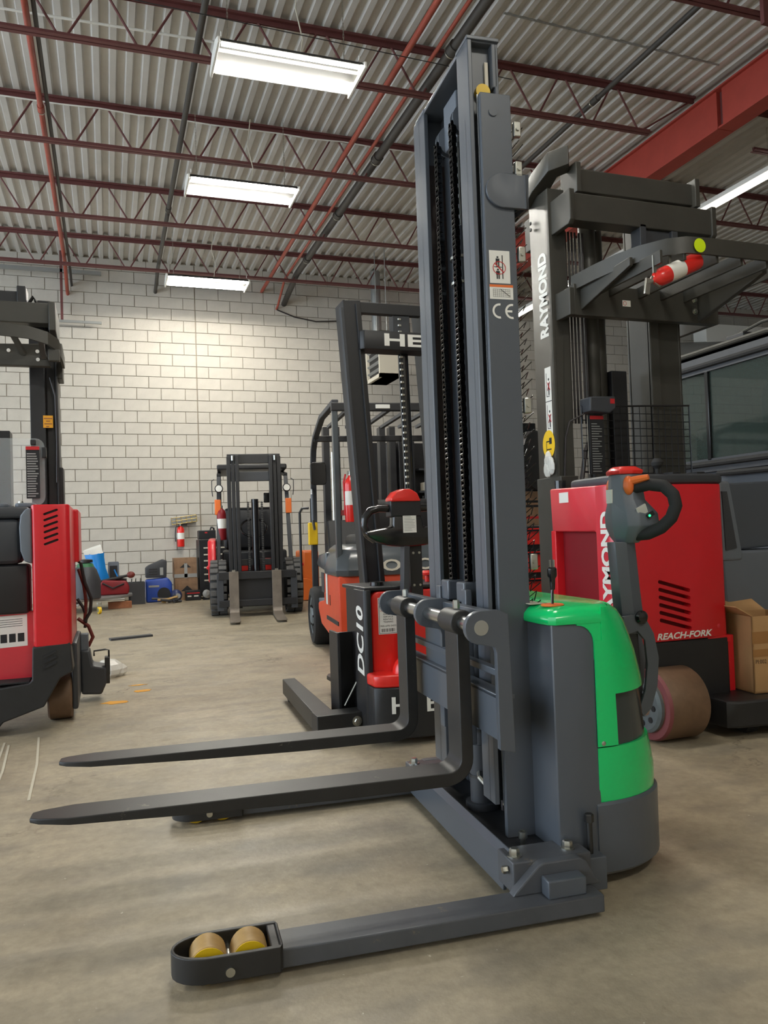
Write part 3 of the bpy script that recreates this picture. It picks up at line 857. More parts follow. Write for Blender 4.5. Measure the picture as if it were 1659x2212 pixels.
# hood top
def topsec(z, inset):
    h = []
    r = rad(min(z,0.738)); hw = 0.418-inset
    pts = [(-0.052+inset, -hw+0.05), (-0.046+inset,-hw+0.014), (-0.03+inset,-hw)]
    pts += [(0.05+(0.30-0.05)*0, -hw)]
    for k in range(0,11):
        a = R(9*k); pts.append((0.10+(r+0.05)*math.sin(a), -(0.215+(hw-0.215)*math.cos(a))))
    return [(x,y,z) for x,y in pts] + [(x,-y,z) for x,y in reversed(pts)]
rows = [topsec(0.697,0.0), topsec(0.705,-0.002), topsec(0.718,0.0), topsec(0.732,0.012), topsec(0.742,0.035)]
mb = MB(); mb.grid(rows, True); n = len(rows[0]); mb.f += [tuple(range(n-1,-1,-1)), tuple(range(4*n,5*n))]
mb.build('hood_top', M['green'], S)
MB().prism([(0.078,0.60)]+[(0.030+0.048*math.cos(R(a)), 0.645+0.048*math.sin(R(a))) for a in range(0,91,15)]+[(0.030,0.70),(0.10,0.70),(0.10,0.60)], 'y', -0.4165, -0.39).build('hood_corner', M['green'], S)
# charger plug standing in its orange grommet
MB().lathe([(0.012,0),(0.030,0),(0.032,0.003),(0.028,0.006),(0.012,0.006)], (-0.002,-0.345,0.741), (0,0,1), 24).build('cable_grommet', M['orangep'], S)
pl = MB().tube([(-0.002,-0.345,0.735),(-0.001,-0.345,0.775),(0.001,-0.345,0.79)], 0.004, 8).lathe([(0.006,0.785),(0.0075,0.80),(0.008,0.815),(0.013,0.822),(0.013,0.842),(0.009,0.846)], (0.001,-0.345,0), (0,0,1), 14).build('charger_plug', M['blackg'], S)
for dx in (-0.006, 0.006): B(0.001+dx-0.0015,0.001+dx+0.0015,-0.348,-0.342,0.845,0.866).build('plug_prong', M['zinc'], pl)
B(-0.045,0.0,-0.30,-0.10,0.743,0.745).build('top_label', M['beige'], S)

# tiller
TB = Vector((0.455,0.0,0))
crescent = [(x-0.022, z) for x, z in ((0.420,0.66),(0.455,0.665),(0.500,0.655),(0.530,0.60),(0.545,0.52),(0.535,0.43),(0.510,0.36),(0.480,0.335),(0.465,0.36),(0.490,0.42),(0.502,0.50),(0.496,0.58),(0.470,0.61),(0.425,0.60))]
for y in (-0.045, 0.030): MB().prism(crescent, 'y', y, y+0.012).build('tiller_cheek', M['grey'], S, 0.002)
MB().prism([(0.40,0.62),(0.43,0.34),(0.47,0.34),(0.46,0.62)], 'y', -0.028, 0.028).build('tiller_knuckle', M['black'], S, 0.003)
MB().cyl((0.455,-0.01,0.36),(0.458,-0.01,0.60),0.010,n=10).build('gas_spring', M['steel'], S)
MB().cyl((0.44,0.0,0.30),(0.44,0.0,0.36),0.03,n=16).build('tiller_pivot', M['darksteel'], S)
MB().lathe([(0.0,0),(0.022,0),(0.022,0.006),(0.016,0.012),(0.004,0.014)], (0.462,-0.046,0.655), (0,-1,0), 18).build('pivot_knob', M['blackg'], S)
arm = loft([[(x-wd,-0.026,z),(x,-0.034,z),(x+wd,-0.026,z),(x+wd,0.026,z),(x-wd,0.026,z)] for x, z, wd in ((0.450,0.60,0.040),(0.438,0.75,0.038),(0.428,0.90,0.037))])
arm.build('tiller_arm', M['grey'], S, 0.003)
# head: local axes u (to the right handle), n (toward the operator)
ca = R(90)
u = Vector((math.cos(ca), -math.sin(ca), 0)); nn = Vector((-math.sin(ca), -math.cos(ca), 0)); hc = Vector((0.446, 0.0, 0))
def hp(a, b, z): q = hc + u*a + nn*b; return (q.x, q.y, z)
def hsec(z, w, f, bk, ch):
    return [hp(-w,0,z), hp(-w+ch,f*0.7,z), hp(0,f,z), hp(w-ch,f*0.7,z), hp(w,0,z), hp(w*0.8,-bk,z), hp(-w*0.8,-bk,z)]
hd = loft([hsec(0.895,0.040,0.030,0.03,0.010), hsec(0.915,0.060,0.040,0.04,0.012), hsec(0.95,0.088,0.046,0.085,0.02), hsec(0.99,0.088,0.048,0.080,0.02), hsec(1.035,0.060,0.046,0.05,0.012), hsec(1.12,0.050,0.044,0.042,0.012)])
hd = hd.build('tiller_head', M['mgrey'], S, 0.004)
rt = loft([hsec(1.12,0.054,0.052,0.046,0.012), hsec(1.132,0.056,0.054,0.05,0.014), hsec(1.146,0.036,0.036,0.03,0.01)]).build('reverse_button', M['redh'], hd, 0.003, label='red safety button on top')
for s in (-1, 1):
    pts = [(s*0.045,-0.010,1.075),(s*0.085,-0.04,1.082),(s*0.120,-0.07,1.074),(s*0.146,-0.085,1.045),(s*0.150,-0.09,1.01),(s*0.138,-0.08,0.972),(s*0.112,-0.06,0.942),(s*0.075,-0.035,0.924),(s*0.040,-0.015,0.922)]
    sm = []
    for i in range(len(pts)-1):
        for k in range(5):
            t = k/5; sm.append(tuple(pts[i][q]*(1-t)+pts[i+1][q]*t for q in range(3)))
    sm.append(pts[-1])
    MB().tube([hp(*p) for p in sm], 0.020, 12).build('grip', M['rubber'], hd)
    MB().ell(hp(s*0.050,0.012,1.082), 0.018, 0.018, 0.032, 12, 8).tube([hp(s*0.05,0.01,1.095),hp(s*0.075,-0.01,1.10),hp(s*0.10,-0.03,1.105)], [0.014,0.012,0.009], 8).build('butterfly_switch', M['orangep'], hd)
MB().obox(hp(-0.012, 0.0455, 1.05), 0.034, 0.004, 0.045, Matrix((u, nn, Vector((0,0,1)))).transposed()).build('label_sticker', M['offwhite'], hd)
uf = Matrix((nn, u, Vector((0,0,1)))).transposed()
MB().obox(hp(0.083, -0.012, 1.000), 0.036, 0.005, 0.030, uf @ Matrix.Rotation(R(25),3,'Y') @ Matrix.Rotation(R(-12),3,'X')).build('torn_sticker', M['film'], hd)
MB().obox(hp(0.086, -0.040, 0.985), 0.026, 0.006, 0.014, uf @ Matrix.Rotation(R(30),3,'Y')).build('key_switch', M['sblack'], hd)
MB().ell(hp(0.0895,-0.035,0.982), 0.004,0.004,0.004,8,6).build('status_light', M['led'], hd)
# ------------------------------------------------------------ red reach truck at the right
def stadium(x, z, L, r, ang, n=6):
    c, s = math.cos(ang), math.sin(ang); pts = []
    for sgn, a0 in ((1,-90),(-1,90)):
        for k in range(n+1):
            a = R(a0+180*k/n); px_, pz = sgn*L/2 + r*math.cos(a), r*math.sin(a)
            pts.append((x+px_*c-pz*s, z+px_*s+pz*c))
    return pts
T = thing('reach_truck', 'red reach truck with white lettering and slotted rear panel, right of the grey stacker', 'forklift')
# frame and panels
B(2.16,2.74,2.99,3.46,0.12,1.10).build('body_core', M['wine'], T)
c = MB().prism([(2.13,2.965),(2.16,2.945),(2.58,2.945),(2.63,2.950),(2.71,2.960),(2.735,2.985),(2.735,3.0),(2.13,3.0)], 'z', 0.425, 1.135).build('rear_panel', M['red'], T, 0.006)
cm = MB()
for k in range(6): cm.prism(stadium(2.415, 0.672-0.0345*k, 0.165, 0.0085, R(-16)), 'y', 2.9, 3.1)
cut(c, cm)
B(2.30,2.55,2.992,2.998,0.46,0.71).build('slot_darkness', M['sblack'], T)  # black sheet standing for the shade inside the slots
for x0, x1 in ((2.14,2.31),(2.60,2.735)): B(x0,x1,2.957,2.995,0.395,0.428).build('panel_lip', M['red'], T, 0.003)
for p in ((2.635,0.865),(2.66,0.475)): MB().lathe([(0.006,0),(0.013,0),(0.013,0.003),(0.006,0.005)], (p[0],2.958,p[1]), (0,-1,0), 16).build('panel_screw', M['pink'], T)
B(2.700,2.765,2.975,3.05,0.13,0.425).build('rear_corner_strip', M['red'], T, 0.004)
text('REACH-FORK', M['white'], T, (2.308,2.9445,0.434), (0.308,0,0), (0,0,0.030), bold=0.03, shear=0.25, ext=0.0015)
# left side: corner column, upper band, recess
MB().prism([(2.10,2.985),(2.108,2.955),(2.14,2.945),(2.16,2.945),(2.16,3.075),(2.10,3.075)], 'z', 0.30, 1.140).build('corner_column', M['pink'], T, 0.006)
MB().prism([(3.46,1.150),(3.06,1.140),(3.06,0.90),(3.085,0.93),(3.45,0.935)], 'x', 2.10, 2.20).build('side_band', M['pink'], T, 0.010, 3)
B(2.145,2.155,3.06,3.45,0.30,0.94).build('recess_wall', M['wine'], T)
B(2.10,2.16,3.42,3.46,0.25,0.94).build('recess_post', M['red'], T, 0.004)
B(2.10,2.74,2.97,3.46,0.24,0.30).build('sill', M['red'], T, 0.004)
text('RAYMOND', M['white'], T, (2.0985,2.962,0.50), (0,0,0.52), (0,0.075,0), bold=0.045)
B(2.098,2.1,3.29,3.37,1.075,1.125).build('side_sticker', M['offwhite'], T)
# top cover
MB().prism(rrect(2.14,2.78,2.96,3.40,0.10), 'z', 1.135, 1.185).build('top_cover', M['dgrey'], T, 0.02, 3)
MB().lathe([(0.008,0),(0.008,0.03),(0.026,0.045),(0.028,0.06),(0.016,0.078)], (2.395,3.0,1.18), (0,0,1), 16).build('control_knob', M['rubber'], T)
for x in (2.52, 2.66): B(x,x+0.05,3.05,3.12,1.183,1.20).build('cover_vent', M['sblack'], T, 0.004)
MB().cyl((2.15,3.44,1.14),(2.15,3.44,1.19),0.03,n=16).build('filler_cap', M['blackg'], T)
# black lower housing, drive wheel, base
MB().prism([(2.19,0.425),(2.72,0.425),(2.72,0.09),(2.50,0.075),(2.42,0.20),(2.36,0.26),(2.19,0.29)], 'y', 2.955, 3.30).build('lower_housing', M['black'], T, 0.012)
wl = MB().lathe([(0.02,-0.02),(0.115,-0.02),(0.12,0.0),(0.150,0.0),(0.157,0.012),(0.157,0.20),(0.15,0.21),(0.02,0.21)], (2.235,2.93,0.158), (1,0,0), 40).build('drive_tyre', M['pu'], T)
MB().lathe([(0.122,-0.003),(0.150,-0.003),(0.1565,0.012),(0.122,0.012)], (2.233,2.93,0.158), (1,0,0), 40).build('tyre_wall', M['pur'], wl)
MB().lathe([(0.03,-0.012),(0.04,-0.012),(0.05,-0.028),(0.105,-0.030),(0.118,-0.02),(0.118,0.0),(0.03,0.0)], (2.233,2.93,0.158), (1,0,0), 36).build('wheel_hub', M['hub'], wl)
for k in range(8):
    a = 2*math.pi*k/8; MB().cyl((2.200,2.93+0.075*math.cos(a),0.158+0.075*math.sin(a)),(2.204,2.93+0.075*math.cos(a),0.158+0.075*math.sin(a)),0.013,n=12).build('hub_hole', M['sblack'], wl)
MB().prism([(2.545,2.80),(2.60,2.775),(3.4,2.70),(3.4,3.35),(2.545,3.35)], 'z', 0.045, 0.165).build('base_bumper', M['blackw'], T, 0.012)
MB().lathe([(0.02,0),(0.04,0.0),(0.045,0.01),(0.045,0.06),(0.02,0.06)], (2.68,2.86,0.045), (1,0,0), 20).build('support_caster', M['rubber'], T)
# operator side at right
MB().prism([(2.735,1.15),(2.80,1.15),(2.86,0.80),(2.86,0.77),(2.735,0.77)], 'y', 2.99, 3.40).build('console_side', M['mgrey'], T, 0.012)
MB().prism([(2.745,1.10),(2.775,1.10),(2.82,0.83),(2.755,0.82)], 'y', 2.984, 2.992).build('console_inset', M['dgrey'], T)
B(2.735,2.87,3.14,3.40,0.53,0.77).build('knee_pad', M['black'], T, 0.02, 3)
B(2.735,2.95,3.16,3.40,0.28,0.53).build('inner_panel', M['pink'], T)
MB().prism([(2.90,0.805),(3.4,0.805),(3.4,0.28),(2.935,0.28)], 'y', 3.17, 3.45).build('operator_backrest', M['mgrey'], T, 0.02, 3)
MB().prism([(2.84,1.15),(3.5,1.17),(3.5,0.83),(2.93,0.80),(2.88,0.83)], 'y', 3.25, 3.45).build('compartment_wall', M['grey'], T, 0.01)
MB().tube([(2.86,3.10,0.90),(2.885,3.10,0.93),(2.865,3.10,0.985),(2.84,3.10,1.03)], [0.02,0.018,0.016,0.018], 10).ell((2.832,3.10,1.055), 0.026,0.026,0.03,12,8).build('joystick', M['blackg'], T)
MB().tube([(2.855,3.12,1.10),(2.90,3.13,0.93)], 0.010, 8).build('joystick_guard', M['black'], T)
# mast
for x0, x1, nm in ((2.20,2.30,'left'),(2.80,3.01,'right')):
    m = MB()
    m.box(x0,x1,3.53,3.545,0.2,2.73).box(x0,x1,3.705,3.72,0.2,2.73)
    if nm == 'left': m.box(x0,x0+0.015,3.53,3.72,0.2,2.73).box(x0+0.02,x0+0.06,3.56,3.69,0.25,2.7)
    else: m.box(x1-0.015,x1,3.53,3.72,0.2,2.73).box(x0,x0+0.06,3.52,3.70,0.25,2.7)
    m.build('mast_upright', M['trim'], T, 0.004)
B(2.195,2.30,3.50,3.74,0.25,1.22).build('upright_foot', M['trim'], T, 0.004)
text('RAYMOND', M['white'], T, (2.1985,3.565,1.96), (0,0,0.45), (0,0.085,0), bold=0.045)
# decals on the left upright
def ldec(y0, y1, z0, z1, m, nm, lift=0.0008):
    mb = MB(); plate(mb, (2.20,y1,z0), (0,y0-y1,0), (0,0,z1-z0), 0,1,0,1,lift); return mb.build(nm, M[m], T)
ldec(3.565,3.625,1.44,1.80,'offwhite','warning_sticker')
mb = MB(); org, U, V = (2.20,3.625,1.44), (0,-0.06,0), (0,0,0.36)
for cy in (0.72, 0.25):
    plate(mb, org, U, V, 0.2,0.26,cy-0.15,cy+0.2,0.0012); plate(mb, org, U, V, 0.2,0.7,cy-0.15,cy-0.14,0.0012); plate(mb, org, U, V, 0.52,0.68,cy-0.13,cy+0.05,0.0012); disc(mb, org, U, V, 0.6, cy+0.1, 0.1, 0.02, lift=0.0012)
plate(mb, org, U, V, 0,1,0.495,0.505,0.0012)
mb.build('sticker_figures', M['sblack'], T)
mb = MB()
for cy in (0.72, 0.25):
    o_, u_, v_ = Vector(org), Vector(U), Vector(V)
    for d in (1,-1):
        mb.bar(o_+u_*0.4+v_*(cy-0.06*d)+Vector((-0.0014,0,0)), o_+u_*0.82+v_*(cy+0.06*d)+Vector((-0.0014,0,0)), 0.0004, 0.006, (1,0,0))
mb.build('sticker_crosses', M['sred'], T)
mb = MB(); disc(mb, (2.20,3.67,1.32), (0,-0.12,0), (0,0,0.15), 0.5,0.5,0.5,0.5, lift=0.0016); mb.build('round_sticker', M['yellow'], T)
mb = MB(); org, U, V = (2.20,3.67,1.32), (0,-0.12,0), (0,0,0.15)
plate(mb, org, U, V, 0.3,0.34,0.25,0.6,0.0022); plate(mb, org, U, V, 0.3,0.6,0.58,0.62,0.0022); plate(mb, org, U, V, 0.55,0.75,0.5,0.72,0.0022); plate(mb, org, U, V, 0.3,0.72,0.3,0.34,0.0022)
mb.build('round_sticker_drawing', M['sblack'], T)
rag = MB()
for k in range(9):
    a = 2*math.pi*k/9; r0 = 0.018+0.012*(k%3)
    rag.ell((2.188,3.60+0.026*math.cos(a),1.285+0.034*math.sin(a)), 0.010, r0*0.8, r0, 7, 5)
rag.build('torn_wrap', M['film'], T, ang=5, label='crumpled clear plastic stuck to the mast')
# top of mast and reach beams
MB().strip([(2.21,3.72,2.74),(2.21,3.62,2.79),(2.23,3.52,2.85),(2.30,3.47,2.87)], 0.10, 0.10).build('mast_crown', M['trim'], T, 0.004)
B(2.33,3.08,3.46,3.56,2.70,2.82).build('upper_crossbeam', M['trim'], T, 0.006)
for x in (2.315, 3.07): B(x,x+0.03,3.43,3.58,2.685,2.84).build('crossbeam_end', M['trim'], T, 0.004)
B(2.24,3.11,3.36,3.46,2.50,2.64).build('lower_crossbeam', M['trim'], T, 0.006)
for x in (2.215, 3.10): MB().prism([(3.35,2.655),(3.35,2.50),(3.37,2.48),(3.80,2.42 if False else 2.48),(3.80,2.655)], 'x', x, x+0.03).build('crossbeam_arm', M['trim'], T, 0.004)
for z in (2.62,2.655): bolt(T, (2.199,3.70,z-0.05), (-1,0,0), 0.010, 0.01, M['darksteel'], washer=False)
for k, x in enumerate((2.315,2.335,2.355,2.375,2.40,2.42)): MB().cyl((x,3.56,1.50),(x,3.56,2.52),0.006,n=8).build('hydraulic_line', M['hose'], T)
MB().cyl((2.49,3.62,1.0),(2.49,3.62,2.70),0.045,n=20).build('lift_cylinder', M['trim'], T)
MB().cyl((2.56,3.66,1.0),(2.56,3.66,2.72),0.045,n=20).build('lift_cylinder', M['trim'], T)
MB().box(2.60,2.70,3.60,3.70,1.2,1.80).build('chain_block', M['black'], T, 0.006)
mb = MB().box(2.66,2.86,3.38,3.46,2.36,2.50).box(2.64,2.68,3.36,3.44,2.40,2.52).box(2.84,2.88,3.36,3.44,2.40,2.50); mb.build('camera_bracket', M['dgrey'], T, 0.004)
# overhead guard
B(2.25,3.14,3.40,3.45,2.03,2.19).build('guard_rear_beam', M['trim'], T, 0.005)
for x in (2.225, 3.13): B(x,x+0.03,3.40,3.76,2.03,2.17).build('guard_arm', M['trim'], T, 0.004)
rail = [(2.27,3.44,2.20),(2.28,3.25,2.20),(2.30,3.10,2.20),(2.335,2.985,2.20),(2.40,2.88,2.20),(2.47,2.835,2.20),(2.56,2.825,2.20),(3.02,2.825,2.20),(3.10,2.86,2.20),(3.14,2.95,2.20),(3.15,3.43,2.20)]
MB().strip(rail, 0.014, 0.075).build('guard_rail', M['trim'], T)
for x, z in ((2.33,2.14),(2.46,2.165),(2.64,2.165),(2.78,2.165),(2.93,2.165)):
    B(x,x+0.016,2.84,3.44,z-0.03,z+0.03).build('guard_bar', M['trim'], T, 0.003)
MB().prism([(3.43,2.03),(2.95,2.155),(2.95,2.215),(3.43,2.19)], 'x', 3.02, 3.05).build('guard_gusset', M['trim'], T, 0.004)
MB().prism([(3.43,2.05),(3.0,2.15),(3.0,2.19),(3.43,2.17)], 'x', 2.29, 2.31).build('guard_gusset', M['trim'], T, 0.004)
mb = MB(); disc(mb, (2.498,2.8165,2.165), (0.064,0,0), (0,0,0.064), 0.5,0.5,0.5,0.5, lift=0.002); mb.build('round_sticker', M['lime'], T, label='fluorescent yellow round sticker')
mb = MB(); plate(mb, (2.54,3.3985,2.09), (0.05,0,0), (0,0,0.032), 0,1,0,1); mb.build('small_sticker', M['offwhite'], T)
mb = MB(); disc(mb, (2.54,3.3985,2.09), (0.05,0,0), (0,0,0.032), 0.28,0.5,0.22,0.36,0.8, lift=0.0012); mb.build('sticker_ring', M['sred'], T)
for x, z in ((3.0,2.15),(3.0,2.09)): bolt(T, (x,3.398,z), (0,-1,0), 0.012, 0.014, M['zinc'])
# mesh screen and placard between operator and mast
sc = MB().tube([(2.33,3.50,1.24),(2.33,3.50,1.58),(3.02,3.50,1.60),(3.02,3.50,1.22)], 0.006, 6, True).build('mesh_screen', M['black'], T, label='black wire mesh screen behind the console')
vm = MB().cyl((0,0,1.23),(0,0,1.59),0.0022,n=5).mesh('wire'); hm = MB().cyl((2.33,0,0),(3.02,0,0),0.0022,n=5).mesh('wire')
for me in (vm, hm): me.materials.append(M['black'])
for k in range(1, 17): o = link('wire', vm, None, sc); o.location = (2.33+0.0405*k, 3.50, 0)
for k in range(1, 9): o = link('wire', hm, None, sc); o.location = (0, 3.505, 1.23+0.04*k)
B(2.36,2.445,3.47,3.48,1.225,1.53).build('instruction_placard', M['sblack'], T)
MB().box(2.362,2.443,3.4685,3.4695,1.51,1.528).build('placard_header', M['sred'], T)
mb = MB()
for k in range(20):
    plate(mb, (2.365,3.4695,1.23), (0.075,0,0), (0,0,0.27), 0.05, random.uniform(0.5,0.95), 0.03+0.048*k, 0.045+0.048*k, 0.001)
mb.build('placard_text', M['lgrey'], T)
MB().box(2.345,2.346,3.468,3.47,1.225,1.53).build('placard_edge', M['beige'], T)
MB().prism([(2.335,1.545),(2.335,1.62),(2.49,1.625),(2.49,1.56),(2.45,1.535)], 'y', 3.42, 3.52).build('display_unit', M['dgrey'], T, 0.008)
B(2.455,2.48,3.417,3.42,1.585,1.61).build('display_window', M['sred'], T)
MB().tube([(2.23,3.52,1.2),(2.24,3.51,1.42),(2.26,3.50,1.50),(2.34,3.49,1.54)], 0.005, 6).build('cable', M['hose'], T)
MB().tube([(2.32,3.5,1.2),(2.36,3.52,1.35),(2.45,3.54,1.5)], 0.012, 8).build('cable', M['hose'], T)
rebase(T, (2.5, 3.2, 0))

def extinguisher(name, label, p0, d, r, L, m_red='redh', strap=None):
    # cylinder along d from p0 (neck end at far side)
    d = Vector(d).normalized(); p0 = Vector(p0)
    t = thing(name, label, 'fire extinguisher')
    MB().lathe([(r*0.3,0),(r*0.92,0.0),(r,0.012),(r,L*0.80),(r*0.82,L*0.90),(r*0.35,L*0.97),(r*0.3,L)], p0, d, 24).build('cylinder', M[m_red], t)
    MB().lathe([(r*1.012,L*0.36),(r*1.012,L*0.66),(r*0.9,L*0.66),(r*0.9,L*0.36)], p0, d, 24).build('paper_label', M['offwhite'], t)
    a, b = MB().frame(d)
    q = p0 + d*L
    MB().cyl(q, q+d*0.03, r*0.32, n=12).build('valve', M['zinc'], t)
    return t, q, d
t, q, d = extinguisher('fire_extinguisher', 'red fire extinguisher strapped under the overhead guard of the reach truck', (2.575,2.885,2.155), (-0.91,0.05,-0.40), 0.040, 0.27)
MB().obox((2.30,2.895,2.02), 0.028, 0.012, 0.075, Matrix.Rotation(R(10),3,'Y')).build('squeeze_handle', M['zinc'], t, 0.003)
MB().obox((2.345,2.895,2.045), 0.065, 0.012, 0.02, Matrix.Rotation(R(35),3,'Y')).build('carry_handle', M['zinc'], t, 0.003)
for x, z in ((2.335,2.09),(2.42,2.13)): MB().box(x-0.008,x+0.008,2.882,2.89,z-0.01,z+0.07).build('strap', M['zinc'], t)
rebase(t, (2.44,2.885,2.02))

# cardboard box standing on the truck base
t = thing('cardboard_box', 'open brown cardboard box with packing tape standing beside the red rear panel', 'box', (2.765, 2.86, 0.167), R(-8))
mb = MB().box(0,0.26,0,0.006,0,0.35).box(0,0.26,0.24,0.246,0,0.35).box(0,0.006,0,0.246,0,0.35).box(0.254,0.26,0,0.246,0,0.35).box(0,0.26,0,0.246,0,0.006)
mb.build('carton', M['card'], t)
MB().obox((0.13,0.30,0.37),0.26,0.11,0.004,Matrix.Rotation(R(25),3,'X')).build('flap', M['card'], t)
MB().obox((-0.035,0.12,0.375),0.09,0.24,0.004,Matrix.Rotation(R(30),3,'Y')).build('flap', M['card'], t)
for z in (0.225, 0.165): B(-0.0008,0.261,-0.0008,0.0,z,z+0.055 if z > 0.2 else z+0.035).build('packing_tape', M['tape'], t)
text('PI:002', M['sblack'], t, (0.012,-0.0005,0.135), (0.055,0,0), (0,0,0.018))

# ------------------------------------------------------------ dark vehicle with enclosed cab
t = thing('cab_vehicle', 'dark grey vehicle with enclosed cab and sliding side window behind the reach truck', 'vehicle')
X0 = 4.3
B(X0+0.04, X0+1.4, 3.6, 5.5, 0.35, 1.36).build('body', M['grey'], t, 0.03, 3)
for y in (3.9, 5.2): MB().lathe([(0.08,0),(0.34,0),(0.36,0.03),(0.36,0.22),(0.34,0.25),(0.08,0.25)], (X0+0.05,y,0.36), (1,0,0), 30).build('wheel', M['rubber'], t)
out = rrect(3.95,5.45,1.34,2.24,0.22,6); inn = rrect(4.03,5.30,1.44,2.10,0.13,6)
mb = MB(); n = len(out)
mb.grid([[(X0,y,z) for y,z in out],[(X0,y,z) for y,z in inn],[(X0+0.06,y,z) for y,z in inn],[(X0+0.06,y,z) for y,z in out],[(X0,y,z) for y,z in out]], True)
mb.build('cab_side_frame', M['dgrey'], t)
mb = MB(); o2 = rrect(3.99,5.36,1.40,2.15,0.16,6); mb.tube([(X0-0.008,y,z) for y,z in o2], 0.022, 8, True); mb.build('window_seal', M['rubber'], t)
mb = MB(); mb.tube([(X0-0.01,y,z) for y,z in rrect(3.93,5.45,1.34,2.26,0.24,6)][0:15], 0.02, 8); mb.build('roof_gutter', M['trim'], t)
for y0, y1, dx in ((4.78,5.31,0.03),(4.03,4.82,0.015)): B(X0+dx, X0+dx+0.004, y0, y1, 1.43, 2.11).build('window_pane', M['glass'], t)
B(X0-0.005, X0+0.03, 4.765, 4.80, 1.43, 2.10).build('window_divider', M['blackg'], t, 0.004)
MB().prism(rrect(3.95,5.45,1.34,2.24,0.22,6), 'x', X0+1.2, X0+1.26).build('cab_far_side', M['black'], t)
B(X0, X0+1.26, 3.98, 5.40, 2.20, 2.27).build('roof', M['dgrey'], t, 0.02, 3)
B(X0+0.35, X0+0.85, 4.9, 5.35, 1.35, 1.75).build('seat', M['black'], t, 0.05, 3)
MB().tube([(X0-0.005,3.4,1.30),(X0-0.005,4.7,1.32)], 0.02, 8).build('grab_rail', M['rubber'], t)
B(X0+0.05,X0+0.25,4.45,4.62,2.26,2.33).build('roof_lamp', M['black'], t, 0.01)
MB().tube([(X0+0.08,4.5,2.33),(X0+0.08,4.3,2.36),(X0+0.08,4.1,2.35)], 0.012, 8).build('roof_rail', M['trim'], t)
rebase(t, (4.9, 4.6, 0))

# white panel and vent duct high on the far wall at right
tag(B(12.2,14.3,13.5,13.9,4.75,5.25).build('wall_cabinet', M['white'], None, 0.01), 'white panel high on the far wall above the dark cab', 'panel')
t = thing('vent_duct', 'grey round vent duct below the white panel on the far wall', 'duct')
MB().tube([(10.6,13.6,4.55),(11.6,13.6,4.60),(13.5,13.6,4.75)], 0.22, 16).build('duct_run', M['lgrey'], t)
for x in (11.0,12.1): MB().tube([(x+0.235*0*math.cos(a),13.6+0.235*math.cos(a),4.575+0.235*math.sin(a)) for a in [2*math.pi*k/16 for k in range(16)]], 0.02, 6, True).build('duct_ring', M['skel'], t)
rebase(t, (12,13.6,4.5))

# ------------------------------------------------------------ things glimpsed between the two masts
t = thing('tool_cabinet', 'red and black tool cabinet seen through the gap right of the grey mast', 'tool cabinet', (3.45, 6.0, 0))
B(-0.30,0.50,0,0.5,0.05,0.98).build('body', M['black'], t, 0.01)
for k, (z, h_) in enumerate(((0.90,0.16),(0.68,0.2),(0.44,0.22),(0.24,0.15),(0.10,0.12))): 
    dr = B(-0.29,0.49,-0.02,0.0,z-h_/2,z+h_/2-0.02).build('drawer', M['redh'], t, 0.006)
    B(-0.25,0.45,-0.035,-0.02,z+h_/2-0.045,z+h_/2-0.03).build('handle', M['blackg'], dr)
for x in (-0.25,0.45): MB().cyl((x,0.1,0.03),(x+0.03,0.1,0.03),0.03,n=12).build('caster', M['rubber'], t)
t = thing('cardboard_box', 'worn cardboard box with printing on top of the red tool cabinet', 'box', (3.25, 6.05, 0.985), R(4))
B(0,0.45,0,0.35,0,0.30).build('carton', M['cardd'], t, 0.004)
for z in (0.06,0.16,0.20): B(0.08,0.32,-0.001,0,z,z+0.02).build('print_line', M['sred'] if z < 0.1 else M['sblack'], t)
t = thing('machine_head', 'black round machine part standing on the worn cardboard box', 'machine', (3.45, 6.2, 1.287))
MB().lathe([(0.05,0),(0.24,0),(0.26,0.05),(0.26,0.12),(0.05,0.14)], (0.05,-0.05,0.27), (0.5,-0.8,0), 28).build('wheel_guard', M['black'], t)
B(-0.15,0.25,0,0.15,0,0.10).build('base', M['dgrey'], t, 0.01)
B(-0.1,0.2,0,0.12,0.05,0.62).build('column', M['blackg'], t, 0.01)
# ------------------------------------------------------------ red and black pedestrian stacker behind the forks
H = thing('pallet_stacker', 'red and black pedestrian stacker with white lettering, behind the grey stacker forks', 'stacker')
MB().prism([(1.10,3.62),(1.10,3.47),(1.115,3.46),(1.135,3.46),(1.135,3.62)], 'z', 0.06, 0.695).build('side_plate', M['black'], H, 0.003)
B(1.13,1.78,3.53,3.85,0.05,0.69).build('chassis', M['black'], H, 0.004)
MB().prism(rrect(1.14,1.77,0.29,0.685,0.04,5), 'y', 3.475, 3.60).build('hood_panel', M['redh'], H, 0.012, 3)
ld = []
for k in range(13):
    a = R(180+180*k/12); ld.append((1.42+0.31*max(-1,min(1,1.25*math.cos(a))), 3.44+0.12*math.sin(a)))
MB().prism([(1.10,3.50)]+ld+[(1.74,3.50)], 'z', 0.262, 0.318).build('hood_ledge', M['redh'], H, 0.012, 3)
bl = [(1.10,3.55)] + [(x, y+0.004) for x, y in ld] + [(1.74,3.55)]
MB().prism(bl, 'z', 0.03, 0.262).build('drive_cover', M['blackw'], H, 0.008)
MB().ell((1.275,3.40,0.318), 0.065, 0.065, 0.075, 20, 10).build('tiller_dome', M['redh'], H)
text('DC10', M['white'], H, (1.0995,3.480,0.30), (0,0,0.32), (0,0.105,0), bold=0.03, shear=0.15)
mb = MB()
for k, ch in enumerate('HELI'): pass
o = text('HELI', M['white'], H, (1.180,3.3165,0.145), (0.43,0,0), (0,0,0.075), bold=0.01, space=1.7)
for v in o.data.vertices: v.co.y = 3.441-0.12*math.sqrt(max(0.0,1-((v.co.x-1.42)/0.3875)**2))
